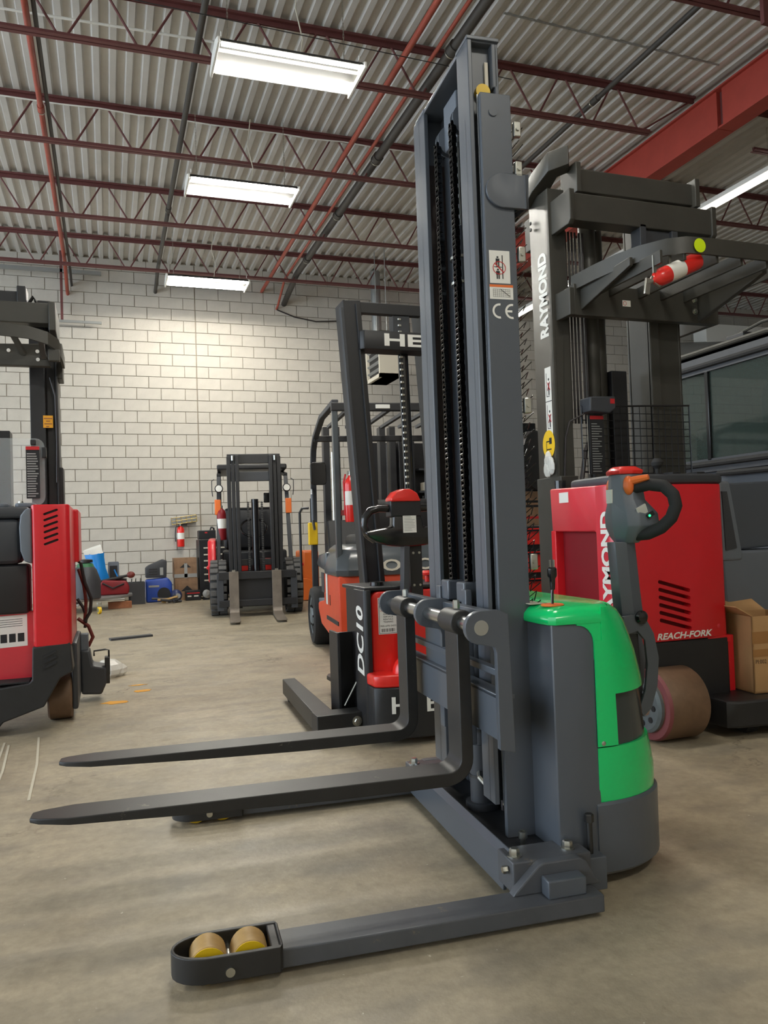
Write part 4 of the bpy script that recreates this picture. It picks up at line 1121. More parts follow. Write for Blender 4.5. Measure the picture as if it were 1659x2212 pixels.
# sticker with company lettering
so = Vector((1.172,3.4735,0.487)); SU = Vector((0.096,0,0)); SV = Vector((0,0,0.17))
mb = MB(); plate(mb, so, SU, SV, 0,1,0,1); mb.build('company_sticker', M['offwhite'], H)
mb = MB()
for x0,x1,y0,y1 in ((0.04,0.96,0.02,0.03),(0.04,0.96,0.97,0.98),(0.04,0.06,0.02,0.98),(0.94,0.96,0.02,0.98)): plate(mb, so, SU, SV, x0,x1,y0,y1,0.0011)
for k in range(14): plate(mb, so, SU, SV, 0.16+0.05*k, 0.16+0.05*k+random.choice((0.015,0.03)), 0.06, 0.15, 0.0011)
mb.build('sticker_border', M['sblack'], H)
def stx(body, x0, x1, y0, y1, m): text(body, M[m], H, so+SU*x0+SV*y0, SU*(x1-x0), SV*(y1-y0), 'sticker_text', ext=0.0012)
stx('LNA',0.14,0.86,0.71,0.83,'sred'); stx('Lift North America',0.1,0.9,0.62,0.655,'sred')
for w_, y in (('SALES',0.52),('SERVICE',0.45),('RENTALS',0.38),('TRAINING',0.31)): stx(w_,0.26,0.76,y,y+0.045,'sblack')
stx('905-670-5433',0.1,0.9,0.20,0.245,'sblack')
mb = MB(); plate(mb, (1.278,3.4735,0.535), (0.075,0,0), (0,0,0.09), 0,1,0,1); plate(mb, (1.50,3.4735,0.62), (0.06,0,0), (0,0,0.05), 0,1,0,1); mb.build('service_sticker', M['offwhite'], H)
mb = MB(); plate(mb, (1.118,3.388,0.12), (0.03,-0.02,0), (0,0,0.13), 0,1,0,1,0.004); mb.build('rating_plate', M['lgrey'], H)
# top tray
MB().box(1.11,1.78,3.48,3.85,0.69,0.708).build('top_tray', M['black'], H, 0.006)
MB().lathe([(0.02,0),(0.034,0),(0.034,0.018),(0.02,0.022)], (1.20,3.56,0.708), (0,0,1), 20).build('round_cap', M['blackg'], H)
MB().lathe([(0.012,0),(0.012,0.03),(0.032,0.034),(0.034,0.045),(0.02,0.056)], (1.50,3.66,0.708), (0,0,1), 20).build('emergency_button', M['redh'], H, label='red mushroom emergency button')
MB().box(1.35,1.375,3.58,3.60,0.708,0.74).build('key', M['zinc'], H)
# tiller
MB().bar((1.265,3.40,0.36),(1.302,3.43,0.90), 0.030, 0.05, (0,1,0)).build('tiller_arm', M['dgrey'], H, 0.003)
MB().bar((1.25,3.37,0.33),(1.275,3.38,0.47), 0.035, 0.04, (0,1,0)).build('tiller_bracket', M['black'], H, 0.003)
MB().box(1.325,1.385,3.43,3.46,0.62,0.90).build('arm_cover', M['black'], H, 0.003)
for x, z in ((1.34,0.86),(1.37,0.86),(1.34,0.71),(1.37,0.71)): MB().cyl((x,3.43,z),(x,3.426,z),0.006,n=10).build('rivet', M['zinc'], H)
hd = MB(); pr = []
for k in range(17):
    a = R(180+180*k/16); pr.append((1.315+0.215*math.cos(a), 0.965+0.075*math.sin(a)))
hd.prism(pr+[(1.44,0.985),(1.39,0.98),(1.37,1.06),(1.24,1.06),(1.235,0.985),(1.16,0.975)], 'y', 3.40, 3.46)
hd = hd.build('tiller_head', M['blackg'], H, 0.012, 3)
MB().box(1.225,1.375,3.395,3.47,1.03,1.105).build('switch_block', M['black'], hd, 0.006)
MB().prism([(1.225,1.10),(1.225,1.115),(1.25,1.145),(1.285,1.158),(1.325,1.156),(1.355,1.138),(1.372,1.10)], 'y', 3.385, 3.475).build('belly_button', M['redh'], hd, 0.012, 3, label='red dome safety button')
for s in (-1, 1):
    c = 1.305
    MB().tube([(c+s*0.07,3.43,1.07),(c+s*0.13,3.43,1.072),(c+s*0.17,3.43,1.06),(c+s*0.195,3.43,1.03),(c+s*0.20,3.43,0.99),(c+s*0.185,3.43,0.95),(c+s*0.15,3.43,0.925)], 0.018, 12).build('handle', M['blackg'], hd)
mb = MB(); plate(mb, (1.282,3.398,0.955), (0.066,0,0), (0,0,0.115), 0,1,0,1,0.002); mb.build('warning_label', M['offwhite'], hd)
mb = MB(); plate(mb, (1.282,3.398,0.955), (0.066,0,0), (0,0,0.115), 0,1,0.86,1,0.0028); mb.build('warning_header', M['sred'], hd)
mb = MB()
for k in range(12): plate(mb, (1.282,3.398,0.955), (0.066,0,0), (0,0,0.115), 0.08, random.uniform(0.55,0.92), 0.08+0.062*k, 0.095+0.062*k, 0.0028)
mb.build('label_text', M['lgrey'], hd)
# mast, leaning a little
def lean(x, z): return x - 0.058*(z-0.1)
for x in (1.36, 1.80):
    mb = MB()
    for dx, w_, dy, d_ in ((-0.045,0.012,0,0.15),(0.0,0.09,0.069,0.012),(0.0,0.09,-0.069,0.012),(0.02,0.035,0,0.10)):
        mb.bar((lean(x+dx,0.1),4.0+dy,0.1),(lean(x+dx,2.19),4.0+dy,2.19), d_ if False else w_, d_, (0,1,0))
    mb.build('mast_upright', M['black'], H, 0.003)
MB().bar((lean(1.30,0.1),3.935,0.1),(lean(1.30,2.15),3.935,2.15),0.018,0.03,(0,1,0)).build('mast_edge', M['dgrey'], H, 0.003)
MB().bar((lean(1.375,0.7),3.918,0.7),(lean(1.375,2.17),3.918,2.17),0.004,0.02,(0,1,0)).build('mast_rib', M['dgrey'], H)
MB().box(1.235,1.72,3.94,3.98,2.13,2.19).build('top_crossbeam', M['black'], H, 0.004)
MB().prism([(1.265,3.90),(1.285,3.88),(1.76,3.88),(1.78,3.90),(1.78,4.0),(1.265,4.0)], 'z', 1.925, 2.025).build('name_crossbeam', M['black'], H, 0.006)
text('HELI', M['white'], H, (1.395,3.8785,1.945), (0.34,0,0), (0,0,0.066), bold=0.03)
MB().cyl((1.565,3.98,0.2),(1.535,3.98,1.93),0.028,n=16).build('lift_cylinder', M['blackg'], H)
MB().prism([(1.475,2.19),(1.475,2.03),(1.57,2.03),(1.57,2.19),(1.52,2.19)], 'y', 3.95, 4.02).build('pulley_housing', M['dgrey'], H, 0.004)
ck = B(-0.010,0.010,-0.006,0.006,0,0.012).mesh('link', 0.002, 1); ck.materials.append(M['zinc'])
ch = MB().bar((1.535,3.955,0.7),(1.510,3.955,2.16),0.006,0.006,(0,1,0)).build('lift_chain', M['darksteel'], H)
for k in range(84): 
    z = 0.72+0.0171*k; o = link('link', ck, None, ch); o.location = (1.5345-0.0171*(z-0.7), 3.952, z); o.scale = (1 if k % 2 else 0.7, 1, 1)
# straddle frame
MB().box(0.885,1.14,3.545,3.66,0.03,0.125).build('outrigger_beam', M['blackw'], H, 0.004)
MB().prism([(0.885,3.55),(0.985,3.55),(1.02,4.60),(0.945,4.60)], 'z', 0.035, 0.122).build('straddle_leg', M['blackw'], H, 0.005)
MB().cyl((0.96,4.52,0.035),(1.0,4.52,0.035),0.034,n=16).build('leg_roller', M['rubber'], H)
bolt(H, (1.075,3.544,0.085), (0,-1,0), 0.016, 0.014)
MB().box(1.035,1.05,3.70,3.85,0.08,0.48).box(1.05,1.14,3.76,3.775,0.08,0.475).build('mast_plate', M['black'], H, 0.003)
MB().cyl((1.06,3.69,0.13),(1.12,3.68,0.24),0.005,n=8).build('strut', M['zinc'], H)
for x in (1.22,1.62): MB().prism([(x,3.95),(x+0.11,3.95),(x+0.11,4.62),(x+0.085,4.68),(x+0.025,4.68),(x,4.62)], 'z', 0.09, 0.115).build('fork', M['fork'], H, 0.003)
rebase(H, (1.42, 3.8, 0))

# ------------------------------------------------------------ orange counterbalance forklift
F = thing('counterbalance_forklift', 'orange counterbalance forklift with dark grey hood and overhead guard', 'forklift', (1.55, 5.45, 0), R(-6.5))
MB().prism([(0.0,0.10),(0.35,0.16),(0.95,0.22),(1.10,0.33),(1.10,0.40),(0.75,0.44),(0.75,0.66),(0.02,0.66)], 'x', 0.0, 1.12).build('chassis', M['orange'], F, 0.02, 3)
MB().box(-0.006,0.0,0.05,0.60,0.30,0.33).build('side_seam', M['sblack'], F)
for y in (0.42,0.62): MB().box(-0.003,0.003,y,y+0.02,0.42,0.50).build('side_slot', M['sblack'], F)
MB().prism([(0.85,0.44),(1.25,0.42),(1.25,0.36),(0.9,0.30)], 'x', 0.02, 1.10).build('step', M['mgrey'], F, 0.01)
hood = MB(); 
for k, (z, y0, x0) in enumerate(((0.655,-0.01,-0.01),(0.70,-0.015,-0.012),(0.78,0.01,0.0),(0.85,0.06,0.03),(0.885,0.14,0.08))): pass
rows = [[(x0,y0+0.06,z),(x0+0.08,y0,z),(1.12-x0-0.08,y0,z),(1.12-x0,y0+0.06,z),(1.12-x0,0.62,z),(x0,0.62,z)] for z, y0, x0 in ((0.655,-0.01,-0.01),(0.70,-0.015,-0.012),(0.78,0.01,0.0),(0.85,0.06,0.03),(0.885,0.14,0.08))]
hood.grid(rows, True); n = 6; hood.f += [tuple(range(n-1,-1,-1)), tuple(range(4*n,5*n))]
hood.build('hood', M['hoodgrey'], F, 0.01)
MB().prism([(0.55,0.67),(1.02,0.70),(1.05,0.74),(0.95,0.80),(0.55,0.83)], 'x', -0.01, 0.22).build('arm_fender', M['hoodgrey'], F, 0.02, 3)
text('TOYOTA', M['beige'], F, (0.21,-0.0165,0.685), (0.74,0,0), (0,0.012,0.085), bold=0.02, ext=0.002)
B(-0.004,0.0,0.70,0.85,0.50,0.66).build('charger_door', M['dgrey'], F, 0.004); B(-0.006,-0.002,0.52,0.60,0.42,0.66).build('instruction_label', M['offwhite'], F)
B(0.20,0.90,0.35,0.85,0.86,0.96).build('seat', M['black'], F, 0.04, 3); B(0.22,0.88,0.28,0.40,0.92,1.22).build('seat_back', M['black'], F, 0.05, 3)
MB().tube([(0.55+0.17*math.cos(a),1.22+0.12*math.sin(a),1.16+0.08*math.sin(a)) for a in [2*math.pi*k/24 for k in range(24)]], 0.013, 8, True).build('steering_wheel', M['black'], F)
MB().prism([(1.0,0.40),(1.45,0.40),(1.45,0.95),(1.30,1.10),(1.15,0.6)], 'x', 0.12, 1.0).build('dashboard', M['black'], F, 0.02)
for s, x in ((0,0.015),(1,1.08)):
    MB().bar((x+0.012,0.10,0.66),(x+0.012,0.12,1.90), 0.042, 0.055, (0,1,0)).build('rear_pillar', M['hoodgrey'], F, 0.008)
    MB().strip([(x+0.02,1.52,0.40),(x+0.02,1.46,1.0),(x+0.02,1.42,1.60),(x+0.02,1.36,1.73),(x+0.02,1.22,1.82),(x+0.02,0.8,1.93),(x+0.02,0.12,1.94)], 0.04, 0.05, (1,0,0)).build('guard_side_rail', M['dgrey'], F, 0.006)
    B(x-0.005,x+0.05,1.50,1.53,0.35,1.3).build('grab_bar', M['black'], F)
B(0.0,1.12,0.08,0.13,1.87,1.93).build('guard_rear_beam', M['black'], F, 0.006); B(0.02,1.10,1.20,1.25,1.78,1.83).build('guard_front_beam', M['black'], F, 0.006)
for k in range(6): B(0.14+0.16*k,0.17+0.16*k,0.12,1.22,1.895,1.92).build('guard_slat', M['dgrey'], F)
for x in (0.10,0.33,0.75): B(x,x+0.11,0.072,0.082,1.885,1.915).build('rear_lamp', M['offwhite'], F, 0.003)
MB().tube([(0.70,0.05,1.84),(0.68,0.03,1.79),(0.72,0.03,1.74)], 0.006, 6).build('mirror_arm', M['zinc'], F)
MB().prism([(0.72,1.84),(0.90,1.86),(0.92,1.76),(0.78,1.74)], 'y', 0.04, 0.07).build('rear_mirror', M['blackg'], F, 0.008)
MB().prism(rrect(-0.02,0.12,1.40,1.60,0.03), 'y', 1.20, 1.23).build('side_mirror', M['blackg'], F, 0.006)
MB().tube([(0.02,1.44,1.38),(-0.0,1.30,1.32),(0.0,1.28,1.10),(0.03,1.42,1.02)], 0.012, 8).build('grip_rail', M['mgrey'], F)
B(-0.02,0.06,1.42,1.50,0.88,1.08).build('yellow_box', M['yellow'], F, 0.008)
MB().tube([(-0.06,1.75,0.55),(-0.06,1.75,1.18),(-0.04,1.72,1.22),(0.02,1.70,1.22)], 0.012, 8).build('side_rail', M['black'], F)
for x in (0.20,0.75):
    for dx in (0,0.10): B(x+dx,x+dx+0.06,1.85,1.97,0.15,2.0).build('mast_upright', M['black'], F, 0.004)
MB().cyl((0.28,1.8,0.6),(0.28,1.8,1.75),0.018,n=10).cyl((0.33,1.8,0.6),(0.33,1.8,1.7),0.012,n=10).build('tilt_tube', M['zinc'], F)
for x, s in ((-0.01,-1),(1.13,1)):
    for y in (1.40, 0.28):
        if y < 1 and s < 0: continue
        w_ = MB().lathe([(0.06,0.0),(0.17,0.0),(0.185,-0.02),(0.24,-0.01),(0.255,0.02),(0.255,0.18),(0.24,0.20),(0.06,0.20)], (x if s < 0 else x-0.2,y,0.255), (1,0,0), 32).build('tyre', M['rubber'], F)
        MB().lathe([(0.03,-0.012),(0.06,-0.02),(0.10,0.01),(0.17,-0.004),(0.17,0.01),(0.03,0.01)], (x if s < 0 else x-0.2,y,0.255), (1,0,0), 24).build('wheel_rim', M['hub'], w_)
        for k in range(6): 
            a = math.pi*k/3; MB().cyl((x-0.016,y+0.09*math.cos(a),0.255+0.09*math.sin(a)),(x-0.002,y+0.09*math.cos(a),0.255+0.09*math.sin(a)),0.011,n=6).build('wheel_nut', M['darksteel'], w_)
t, q, d = extinguisher('fire_extinguisher', 'upright red fire extinguisher strapped to the rear pillar of the orange forklift', (1.675,5.50,1.05), (0,0,1), 0.045, 0.34)
MB().box(1.655,1.75,5.49,5.51,1.40,1.425).build('lever', M['zinc'], t, 0.003)
MB().tube([(1.64,5.50,1.40),(1.625,5.50,1.34),(1.63,5.50,1.20),(1.626,5.50,1.10)], 0.007, 6).build('hose', M['sred'], t)
MB().box(1.60,1.70,5.545,5.56,1.10,1.14).build('bracket', M['zinc'], t)
rebase(t, (1.675,5.50,1.05))

# dark masts and parts stacked beyond the orange forklift
t = thing('mast_rack', 'rack of dark mast sections and parts beyond the orange forklift', 'rack', (3.0, 8.4, 0))
B(-0.1,1.6,0.25,0.32,0,2.02).build('back_frame', M['black'], t)
for k in range(9): B(0.0+0.075*k+(0.55 if k > 4 else 0),0.045+0.075*k+(0.55 if k > 4 else 0),0,0.18,0.05,1.98+0.03*(k%3)).build('mast_section', M['black'], t, 0.006)
for k in range(4): B(0.40,0.85,0.02,0.24,0.9+0.26*k,0.92+0.26*k).build('shelf', M['dgrey'], t)
for k, (x, z, m_) in enumerate(((0.46,1.46,'beige'),(0.48,1.20,'lgrey'),(0.60,1.72,'dgrey'))): B(x,x+0.16,0.0,0.15,z-0.016,z+0.08).build('part_box', M[m_], t, 0.004)

# ------------------------------------------------------------ black forklift facing us by the wall
K = thing('forklift', 'black forklift facing the camera beside the block wall with forks on the floor', 'forklift', (1.74, 9.85, 0), R(-8))
for s in (-1, 1):
    for k, (xa, xb, yy0, zt) in enumerate(((0.285,0.335,-0.02,1.99),(0.235,0.28,-0.05,2.0),(0.185,0.23,-0.08,2.0))):
        mb = MB(); x0, x1 = sorted((s*xa, s*xb)); mb.box(x0,x1,yy0,yy0+0.12,0.10,zt); mb.build('mast_upright', M['black'], K, 0.006)
    MB().cyl((s*0.26,-0.09,1.93),(s*0.26,-0.09,1.99),0.018,n=10).build('chain_roller', M['zinc'], K)
B(-0.33,0.33,0.0,0.06,1.90,2.02).build('mast_top_beam', M['black'], K, 0.006)
B(-0.30,0.30,0.02,0.08,1.68,1.80).build('mast_cross_beam', M['dgrey'], K, 0.006)
B(-0.30,0.30,0.02,0.08,0.62,0.70).build('mast_cross_beam', M['black'], K, 0.006)
MB().cyl((0.0,0.0,0.2),(0.0,0.0,1.45),0.045,n=18).build('lift_cylinder', M['blackg'], K)
lm = B(-0.014,0.014,-0.010,0.010,0,0.016).mesh('link', 0.002, 1); lm.materials.append(M['darksteel'])
for x in (-0.085, 0.085):
    ch = B(x-0.004,x+0.004,-0.05,-0.045,0.55,1.42).build('lift_chain', M['darksteel'], K)
    for k in range(38): o = link('link', lm, None, ch); o.location = (x, -0.05, 0.56+0.0225*k)
B(-0.47,0.47,-0.17,-0.12,0.46,0.555).build('carriage_top_bar', M['black'], K, 0.006)
B(-0.47,0.47,-0.17,-0.12,0.13,0.21).build('carriage_bottom_bar', M['black'], K, 0.006)
for x in (-0.49,0.41): B(x,x+0.08,-0.15,-0.12,0.08,0.54).build('carriage_side', M['dgrey'], K, 0.004)
B(-0.30,0.30,-0.11,0.02,0.12,0.48).build('tilt_housing', M['black'], K, 0.01)
for x in (-0.285, 0.235):
    secs = []
    yf, th = -0.215, 0.04
    def sc_(y, z, ny, nz, t_, w0=0.058): return [(x-w0,y,z),(x+w0,y,z),(x+w0,y-ny*t_,z-nz*t_),(x-w0,y-ny*t_,z-nz*t_)]
    secs = [sc_(yf,0.56,-1,0,th), sc_(yf,0.12,-1,0,th)]
    for k in range(1,5):
        a = R(90*k/5); secs.append(sc_(yf-0.05+0.05*math.cos(a), 0.12-0.05*math.sin(a)-0.012*k/5, -math.cos(a), math.sin(a), th))
    secs += [sc_(-0.30,0.055,0,1,0.04), sc_(-0.98,0.035,0,1,0.012), sc_(-1.04,0.032,0,1,0.010,0.045)]
    f = loft(secs).build('fork', M['forkworn'], K, 0.003)
    B(x-0.02,x+0.02,-0.20,-0.17,0.55,0.58).build('fork_pin', M['zinc'], f)
for s in (-1, 1):
    xo = 0.36 if s > 0 else -0.58
    w_ = MB().lathe([(0.12,0),(0.27,0),(0.32,0.03),(0.335,0.06),(0.335,0.16),(0.32,0.19),(0.27,0.22),(0.12,0.22)], (xo,0.28,0.345), (1,0,0), 36).build('tyre', M['rubber'], K)
    lg = B(0,0.095,-0.035,0.035,0.325,0.352).mesh('tread_lug', 0.006, 1); lg.materials.append(M['rubberg'])
    for k in range(22):
        for h_ in (0, 1):
            o = link('tread_lug', lg, None, w_); o.location = (xo+0.01+0.105*h_, 0.28, 0.345); o.rotation_euler = (2*math.pi*(k+0.5*h_)/22, 0, 0)
    fy = 0.45
    MB().bar((s*0.47,0.42,0.55),(s*0.44,0.62,1.78), 0.05, 0.06, (0,1,0)).build('guard_leg', M['dgrey'], K, 0.006)
    MB().bar((s*0.44,0.60,1.80),(s*0.44,1.7,1.93), 0.05, 0.05).build('guard_rail', M['black'], K, 0.006)
    MB().bar((s*0.44,1.7,1.93),(s*0.45,2.0,0.9), 0.05, 0.06, (0,1,0)).build('guard_rear_leg', M['black'], K, 0.006)
    MB().lathe([(0.02,0),(0.05,0),(0.055,0.03),(0.04,0.05),(0.02,0.05)], (s*0.44,0.50,1.62), (0,-1,0), 20).build('headlamp', M['black'], K)
    MB().cyl((s*0.44,0.455,1.62),(s*0.44,0.448,1.62),0.042,n=18).build('lamp_lens', M['offwhite'], K)
    MB().tube([(s*0.52,0.48,1.52),(s*0.53,0.46,1.60),(s*0.53,0.46,1.72),(s*0.50,0.48,1.74)], 0.006, 6).build('lamp_guard', M['black'], K)
    B(*sorted((s*0.42,s*0.50)),0.49,0.53,1.28,1.48).build('indicator_lamp', M['amber'], K, 0.01)
    B(*sorted((s*0.40,s*0.62)),0.30,0.75,0.58,0.62).build('fender', M['red'], K, 0.01)
    if s < 0: MB().prism([(0.30,0.58),(0.42,0.95),(1.2,0.98),(1.2,0.4),(0.45,0.4)], 'x', -0.60, -0.50).build('side_panel', M['red'], K, 0.02)
B(-0.46,0.46,0.60,1.75,1.88,1.95).build('guard_roof', M['black'], K, 0.02)
B(-0.42,0.42,0.50,2.1,0.25,0.80).build('body', M['black'], K, 0.03)
B(-0.40,0.40,1.2,1.45,0.80,1.40).build('seat', M['black'], K, 0.08, 3)
MB().tube([(0.17*math.cos(a),0.62+0.10*math.sin(a),1.10+0.12*math.sin(a)) for a in [2*math.pi*k/24 for k in range(24)]], 0.014, 8, True).build('steering_wheel', M['blackg'], K)
MB().cyl((0,0.62,1.10),(0,0.5,0.8),0.03,n=10).build('steering_column', M['black'], K)
B(0.13,0.28,0.38,0.42,1.42,1.55).build('roof_mirror', M['blackg'], K, 0.01)
MB().tube([(0.20,-0.02,1.80),(0.20,-0.02,0.75)], 0.014, 8).build('hose_tube', M['mgrey'], K)
B(-0.22,-0.10,0.20,0.24,0.55,0.68).build('red_bracket', M['redh'], K); B(0.12,0.26,0.20,0.24,0.55,0.70).build('red_bracket', M['redh'], K)
t, q, d = extinguisher('fire_extinguisher', 'dark red fire extinguisher inside the left side of the black forklift', (1.40,10.42,0.95), (0,0,1), 0.06, 0.42, 'wine')  # deeper red than the other extinguishers
rebase(t, (1.40,10.42,0.95))
# ------------------------------------------------------------ red reach truck at the left edge
T = thing('reach_truck', 'red stand-up reach truck with slanted slots at the left edge of the photo', 'forklift')
c = MB().prism([(-0.375,4.43),(-0.365,4.40),(-0.205,4.40),(-0.19,4.415),(-0.19,4.95),(-0.375,4.95)], 'z', 0.435, 1.165).build('slot_panel', M['red'], T, 0.008)
cm = MB()
for k in range(6): cm.prism(stadium(-0.28, 1.125-0.031*k, 0.062, 0.006, R(20)), 'y', 4.3, 4.43)
cut(c, cm)
for k in range(6): MB().prism(stadium(-0.28, 1.125-0.031*k, 0.064, 0.0065, R(20)), 'y', 4.412, 4.425).build('slot_darkness', M['sblack'], T)  # black fills paint the dark inside of the slots
B(-0.225,-0.165,4.95,5.40,0.85,1.160).build('side_extension', M['red'], T, 0.01)
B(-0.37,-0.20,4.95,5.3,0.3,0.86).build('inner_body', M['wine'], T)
MB().prism([(-0.372,1.15),(-0.40,1.145),(-0.425,1.11),(-0.432,1.05),(-0.428,0.93),(-0.41,0.875),(-0.372,0.86)], 'y', 4.41, 4.60).build('side_bolster', M['mgrey'], T, 0.012, 3)
B(-0.95,-0.43,4.50,4.75,0.86,1.10).build('back_pad', M['dgrey'], T, 0.04, 3)
B(-0.95,-0.40,4.52,4.70,0.60,0.86).build('lower_pad', M['black'], T, 0.02, 3)
B(-0.95,-0.375,4.56,4.70,0.20,0.61).build('lower_panel', M['pink'], T, 0.006)
mb = MB(); org, U, V = (-0.70,4.559,0.42), (0.285,0,0.01), (0,0,0.165); plate(mb, org, U, V, 0,1,0,1,0.001); mb.build('data_plate', M['offwhite'], T)
mb = MB()
for k in range(4): plate(mb, org, U, V, 0.45, 0.92, 0.86-0.07*k, 0.875-0.07*k, 0.0018)
for k in range(4): plate(mb, org, U, V, 0.40+0.145*k, 0.51+0.145*k, 0.15, 0.42, 0.0018)
mb.build('data_plate_print', M['sblack'], T)
MB().prism([(-0.95,0.20),(-0.40,0.255),(-0.385,0.27),(-0.38,0.435),(-0.20,0.45),(-0.188,0.30),(-0.25,0.27),(-0.33,0.13),(-0.52,0.07),(-0.56,0.02),(-0.95,0.02)], 'y', 4.40, 4.62).build('base_frame', M['blackw'], T, 0.006)
for k in range(3): MB().prism(stadium(-0.30, 0.395-0.028*k, 0.062, 0.006, R(24)), 'y', 4.394, 4.401).build('base_slot', M['sblack'], T)
B(-0.95,-0.40,4.42,4.60,0.255,0.262).build('foot_mat', M['rubber'], T)
w_ = MB().lathe([(0.03,0),(0.115,0),(0.125,0.01),(0.125,0.115),(0.115,0.125),(0.03,0.125)], (-0.33,4.72,0.126), (1,0,0), 32).build('caster_wheel', M['pu'], T)
MB().lathe([(0.02,0),(0.08,0.0),(0.08,0.006),(0.02,0.006)], (-0.206,4.72,0.126), (1,0,0), 24).build('wheel_hub', M['dgrey'], w_)
B(-0.205,-0.175,4.62,5.25,0.06,0.42).build('frame_rail', M['dgrey'], T, 0.01)
B(-0.95,-0.39,4.50,4.95,1.10,1.16).build('console', M['dgrey'], T, 0.02, 3)
for x in (-0.60,-0.47): MB().prism(rrect(x,x+0.10,4.6,4.8,0.03), 'z', 1.16, 1.185).build('console_tray', M['mgrey'], T, 0.008)
MB().lathe([(0.006,0),(0.006,0.015),(0.014,0.02),(0.012,0.034)], (-0.44,4.62,1.16), (0,0,1), 12).build('control_lever', M['zinc'], T)
# mast, guard
mb = MB().box(-0.45,-0.36,5.40,5.60,0.2,2.5).box(-0.355,-0.30,5.44,5.58,0.2,2.45).box(-0.30,-0.285,5.40,5.62,0.2,2.3); mb.build('mast_upright', M['black'], T, 0.005)
B(-0.30,-0.265,5.42,5.60,1.2,1.45).build('mast_bracket', M['black'], T, 0.006); B(-0.29,-0.255,5.42,5.60,2.02,2.25).build('mast_bracket', M['trim'], T, 0.006)
MB().tube([(-0.33,5.39,2.02),(-0.30,5.38,1.9),(-0.295,5.38,1.6),(-0.30,5.38,1.35)], 0.006, 6).build('cable', M['hose'], T)
mb = MB(); plate(mb, (-0.375,5.399,1.70), (0.058,0,0), (0,0,0.078), 0,1,0,1,0.002); mb.build('orange_note', M['floorpaint'], T, label='orange handwritten note')
mb = MB()
for k, (x0, x1) in enumerate(((0.08,0.92),(0.3,0.7),(0.12,0.9),(0.3,0.6))): plate(mb, (-0.375,5.399,1.70), (0.058,0,0), (0,0,0.078), x0, x1, 0.72-0.22*k, 0.80-0.22*k, 0.003)
mb.build('note_writing', M['wood'], T)
B(-1.0,-0.30,5.26,5.36,2.33,2.46).build('guard_front_beam', M['trim'], T, 0.006)
B(-0.32,-0.28,5.22,5.65,2.28,2.46).build('guard_side_beam', M['trim'], T, 0.006)
B(-1.0,-0.50,5.38,5.50,2.45,2.56).build('mast_top_beam', M['black'], T, 0.008); B(-0.51,-0.455,5.36,5.52,2.44,2.59).build('beam_cap', M['black'], T, 0.006)
MB().tube([(-0.455,5.42,2.48),(-0.42,5.42,2.54),(-0.40,5.42,2.50),(-0.40,5.42,2.42)], 0.012, 8).build('top_hose', M['blackg'], T)
B(-0.40,-0.32,5.45,5.60,2.40,2.53).build('mast_head', M['black'], T, 0.006)
MB().strip([(-1.0,5.08,2.24),(-0.60,5.06,2.235),(-0.42,5.06,2.22),(-0.32,5.08,2.195),(-0.27,5.14,2.17),(-0.25,5.24,2.13),(-0.25,5.45,2.13)], 0.016, 0.075).build('guard_rail', M['trim'], T)
B(-0.32,-0.255,5.12,5.16,2.07,2.14).build('rail_step', M['trim'], T, 0.004)
MB().prism([(-1.0,2.045),(-0.31,2.05),(-0.325,2.10),(-0.36,2.19),(-1.0,2.165)], 'y', 5.20, 5.25).build('guard_cross_plate', M['trim'], T, 0.005)
MB().bar((-0.46,5.2,2.12),(-0.52,5.08,2.23), 0.03, 0.02).build('guard_bar', M['trim'], T); MB().bar((-0.35,5.2,2.10),(-0.36,5.08,2.22), 0.03, 0.02).build('guard_bar', M['trim'], T)
for x, z in ((-0.545,2.14),(-0.385,2.14),(-0.383,2.09)): MB().cyl((x,5.20,z),(x,5.194,z),0.011,n=14).build('plate_bolt', M['offwhite'], T)
# clear shield and placard
MB().prism(rrect(-1.0,-0.345,1.19,1.585,0.05), 'y', 5.02, 5.03).build('clear_shield', M['clear'], T)
MB().box(-0.445,-0.372,5.005,5.012,1.23,1.535).build('instruction_placard', M['sblack'], T)
MB().box(-0.445,-0.372,5.002,5.005,1.515,1.535).build('placard_header', M['sred'], T)
mb = MB()
for k in range(18): plate(mb, (-0.442,5.004,1.235), (0.066,0,0), (0,0,0.275), 0.04, random.uniform(0.7,0.98), 0.02+0.053*k, 0.045+0.053*k, 0.001)
mb.build('placard_text', M['lgrey'], T)
B(-0.36,-0.335,5.0,5.06,1.47,1.53).build('shield_clamp', M['black'], T, 0.004); B(-0.42,-0.39,5.0,5.06,1.545,1.575).build('shield_clamp', M['black'], T, 0.004)
B(-0.72,-0.60,5.7,5.85,0.3,1.72).build('mast_upright', M['black'], T, 0.006)
# hoses, connector, outrigger
MB().tube([(-0.19,5.2,0.86),(-0.165,5.18,0.84),(-0.145,5.18,0.72),(-0.11,5.18,0.62),(-0.115,5.18,0.54),(-0.15,5.18,0.48)], 0.010, 8).build('battery_cable', M['hose'], T)
MB().tube([(-0.18,5.22,0.80),(-0.15,5.2,0.70),(-0.14,5.2,0.60),(-0.15,5.2,0.48)], 0.010, 8).build('battery_cable', M['hosered'], T)
MB().tube([(-0.19,5.2,0.62),(-0.155,5.2,0.56),(-0.14,5.2,0.50),(-0.15,5.2,0.44)], 0.009, 8).build('battery_cable', M['hose'], T)
MB().tube([(-0.19,5.2,0.50),(-0.13,5.2,0.45),(-0.105,5.2,0.38),(-0.13,5.2,0.33),(-0.165,5.2,0.32)], 0.011, 8).build('battery_cable', M['hosered'], T)
B(-0.175,-0.13,5.12,5.2,0.31,0.41).build('battery_connector', M['mgrey'], T, 0.006)
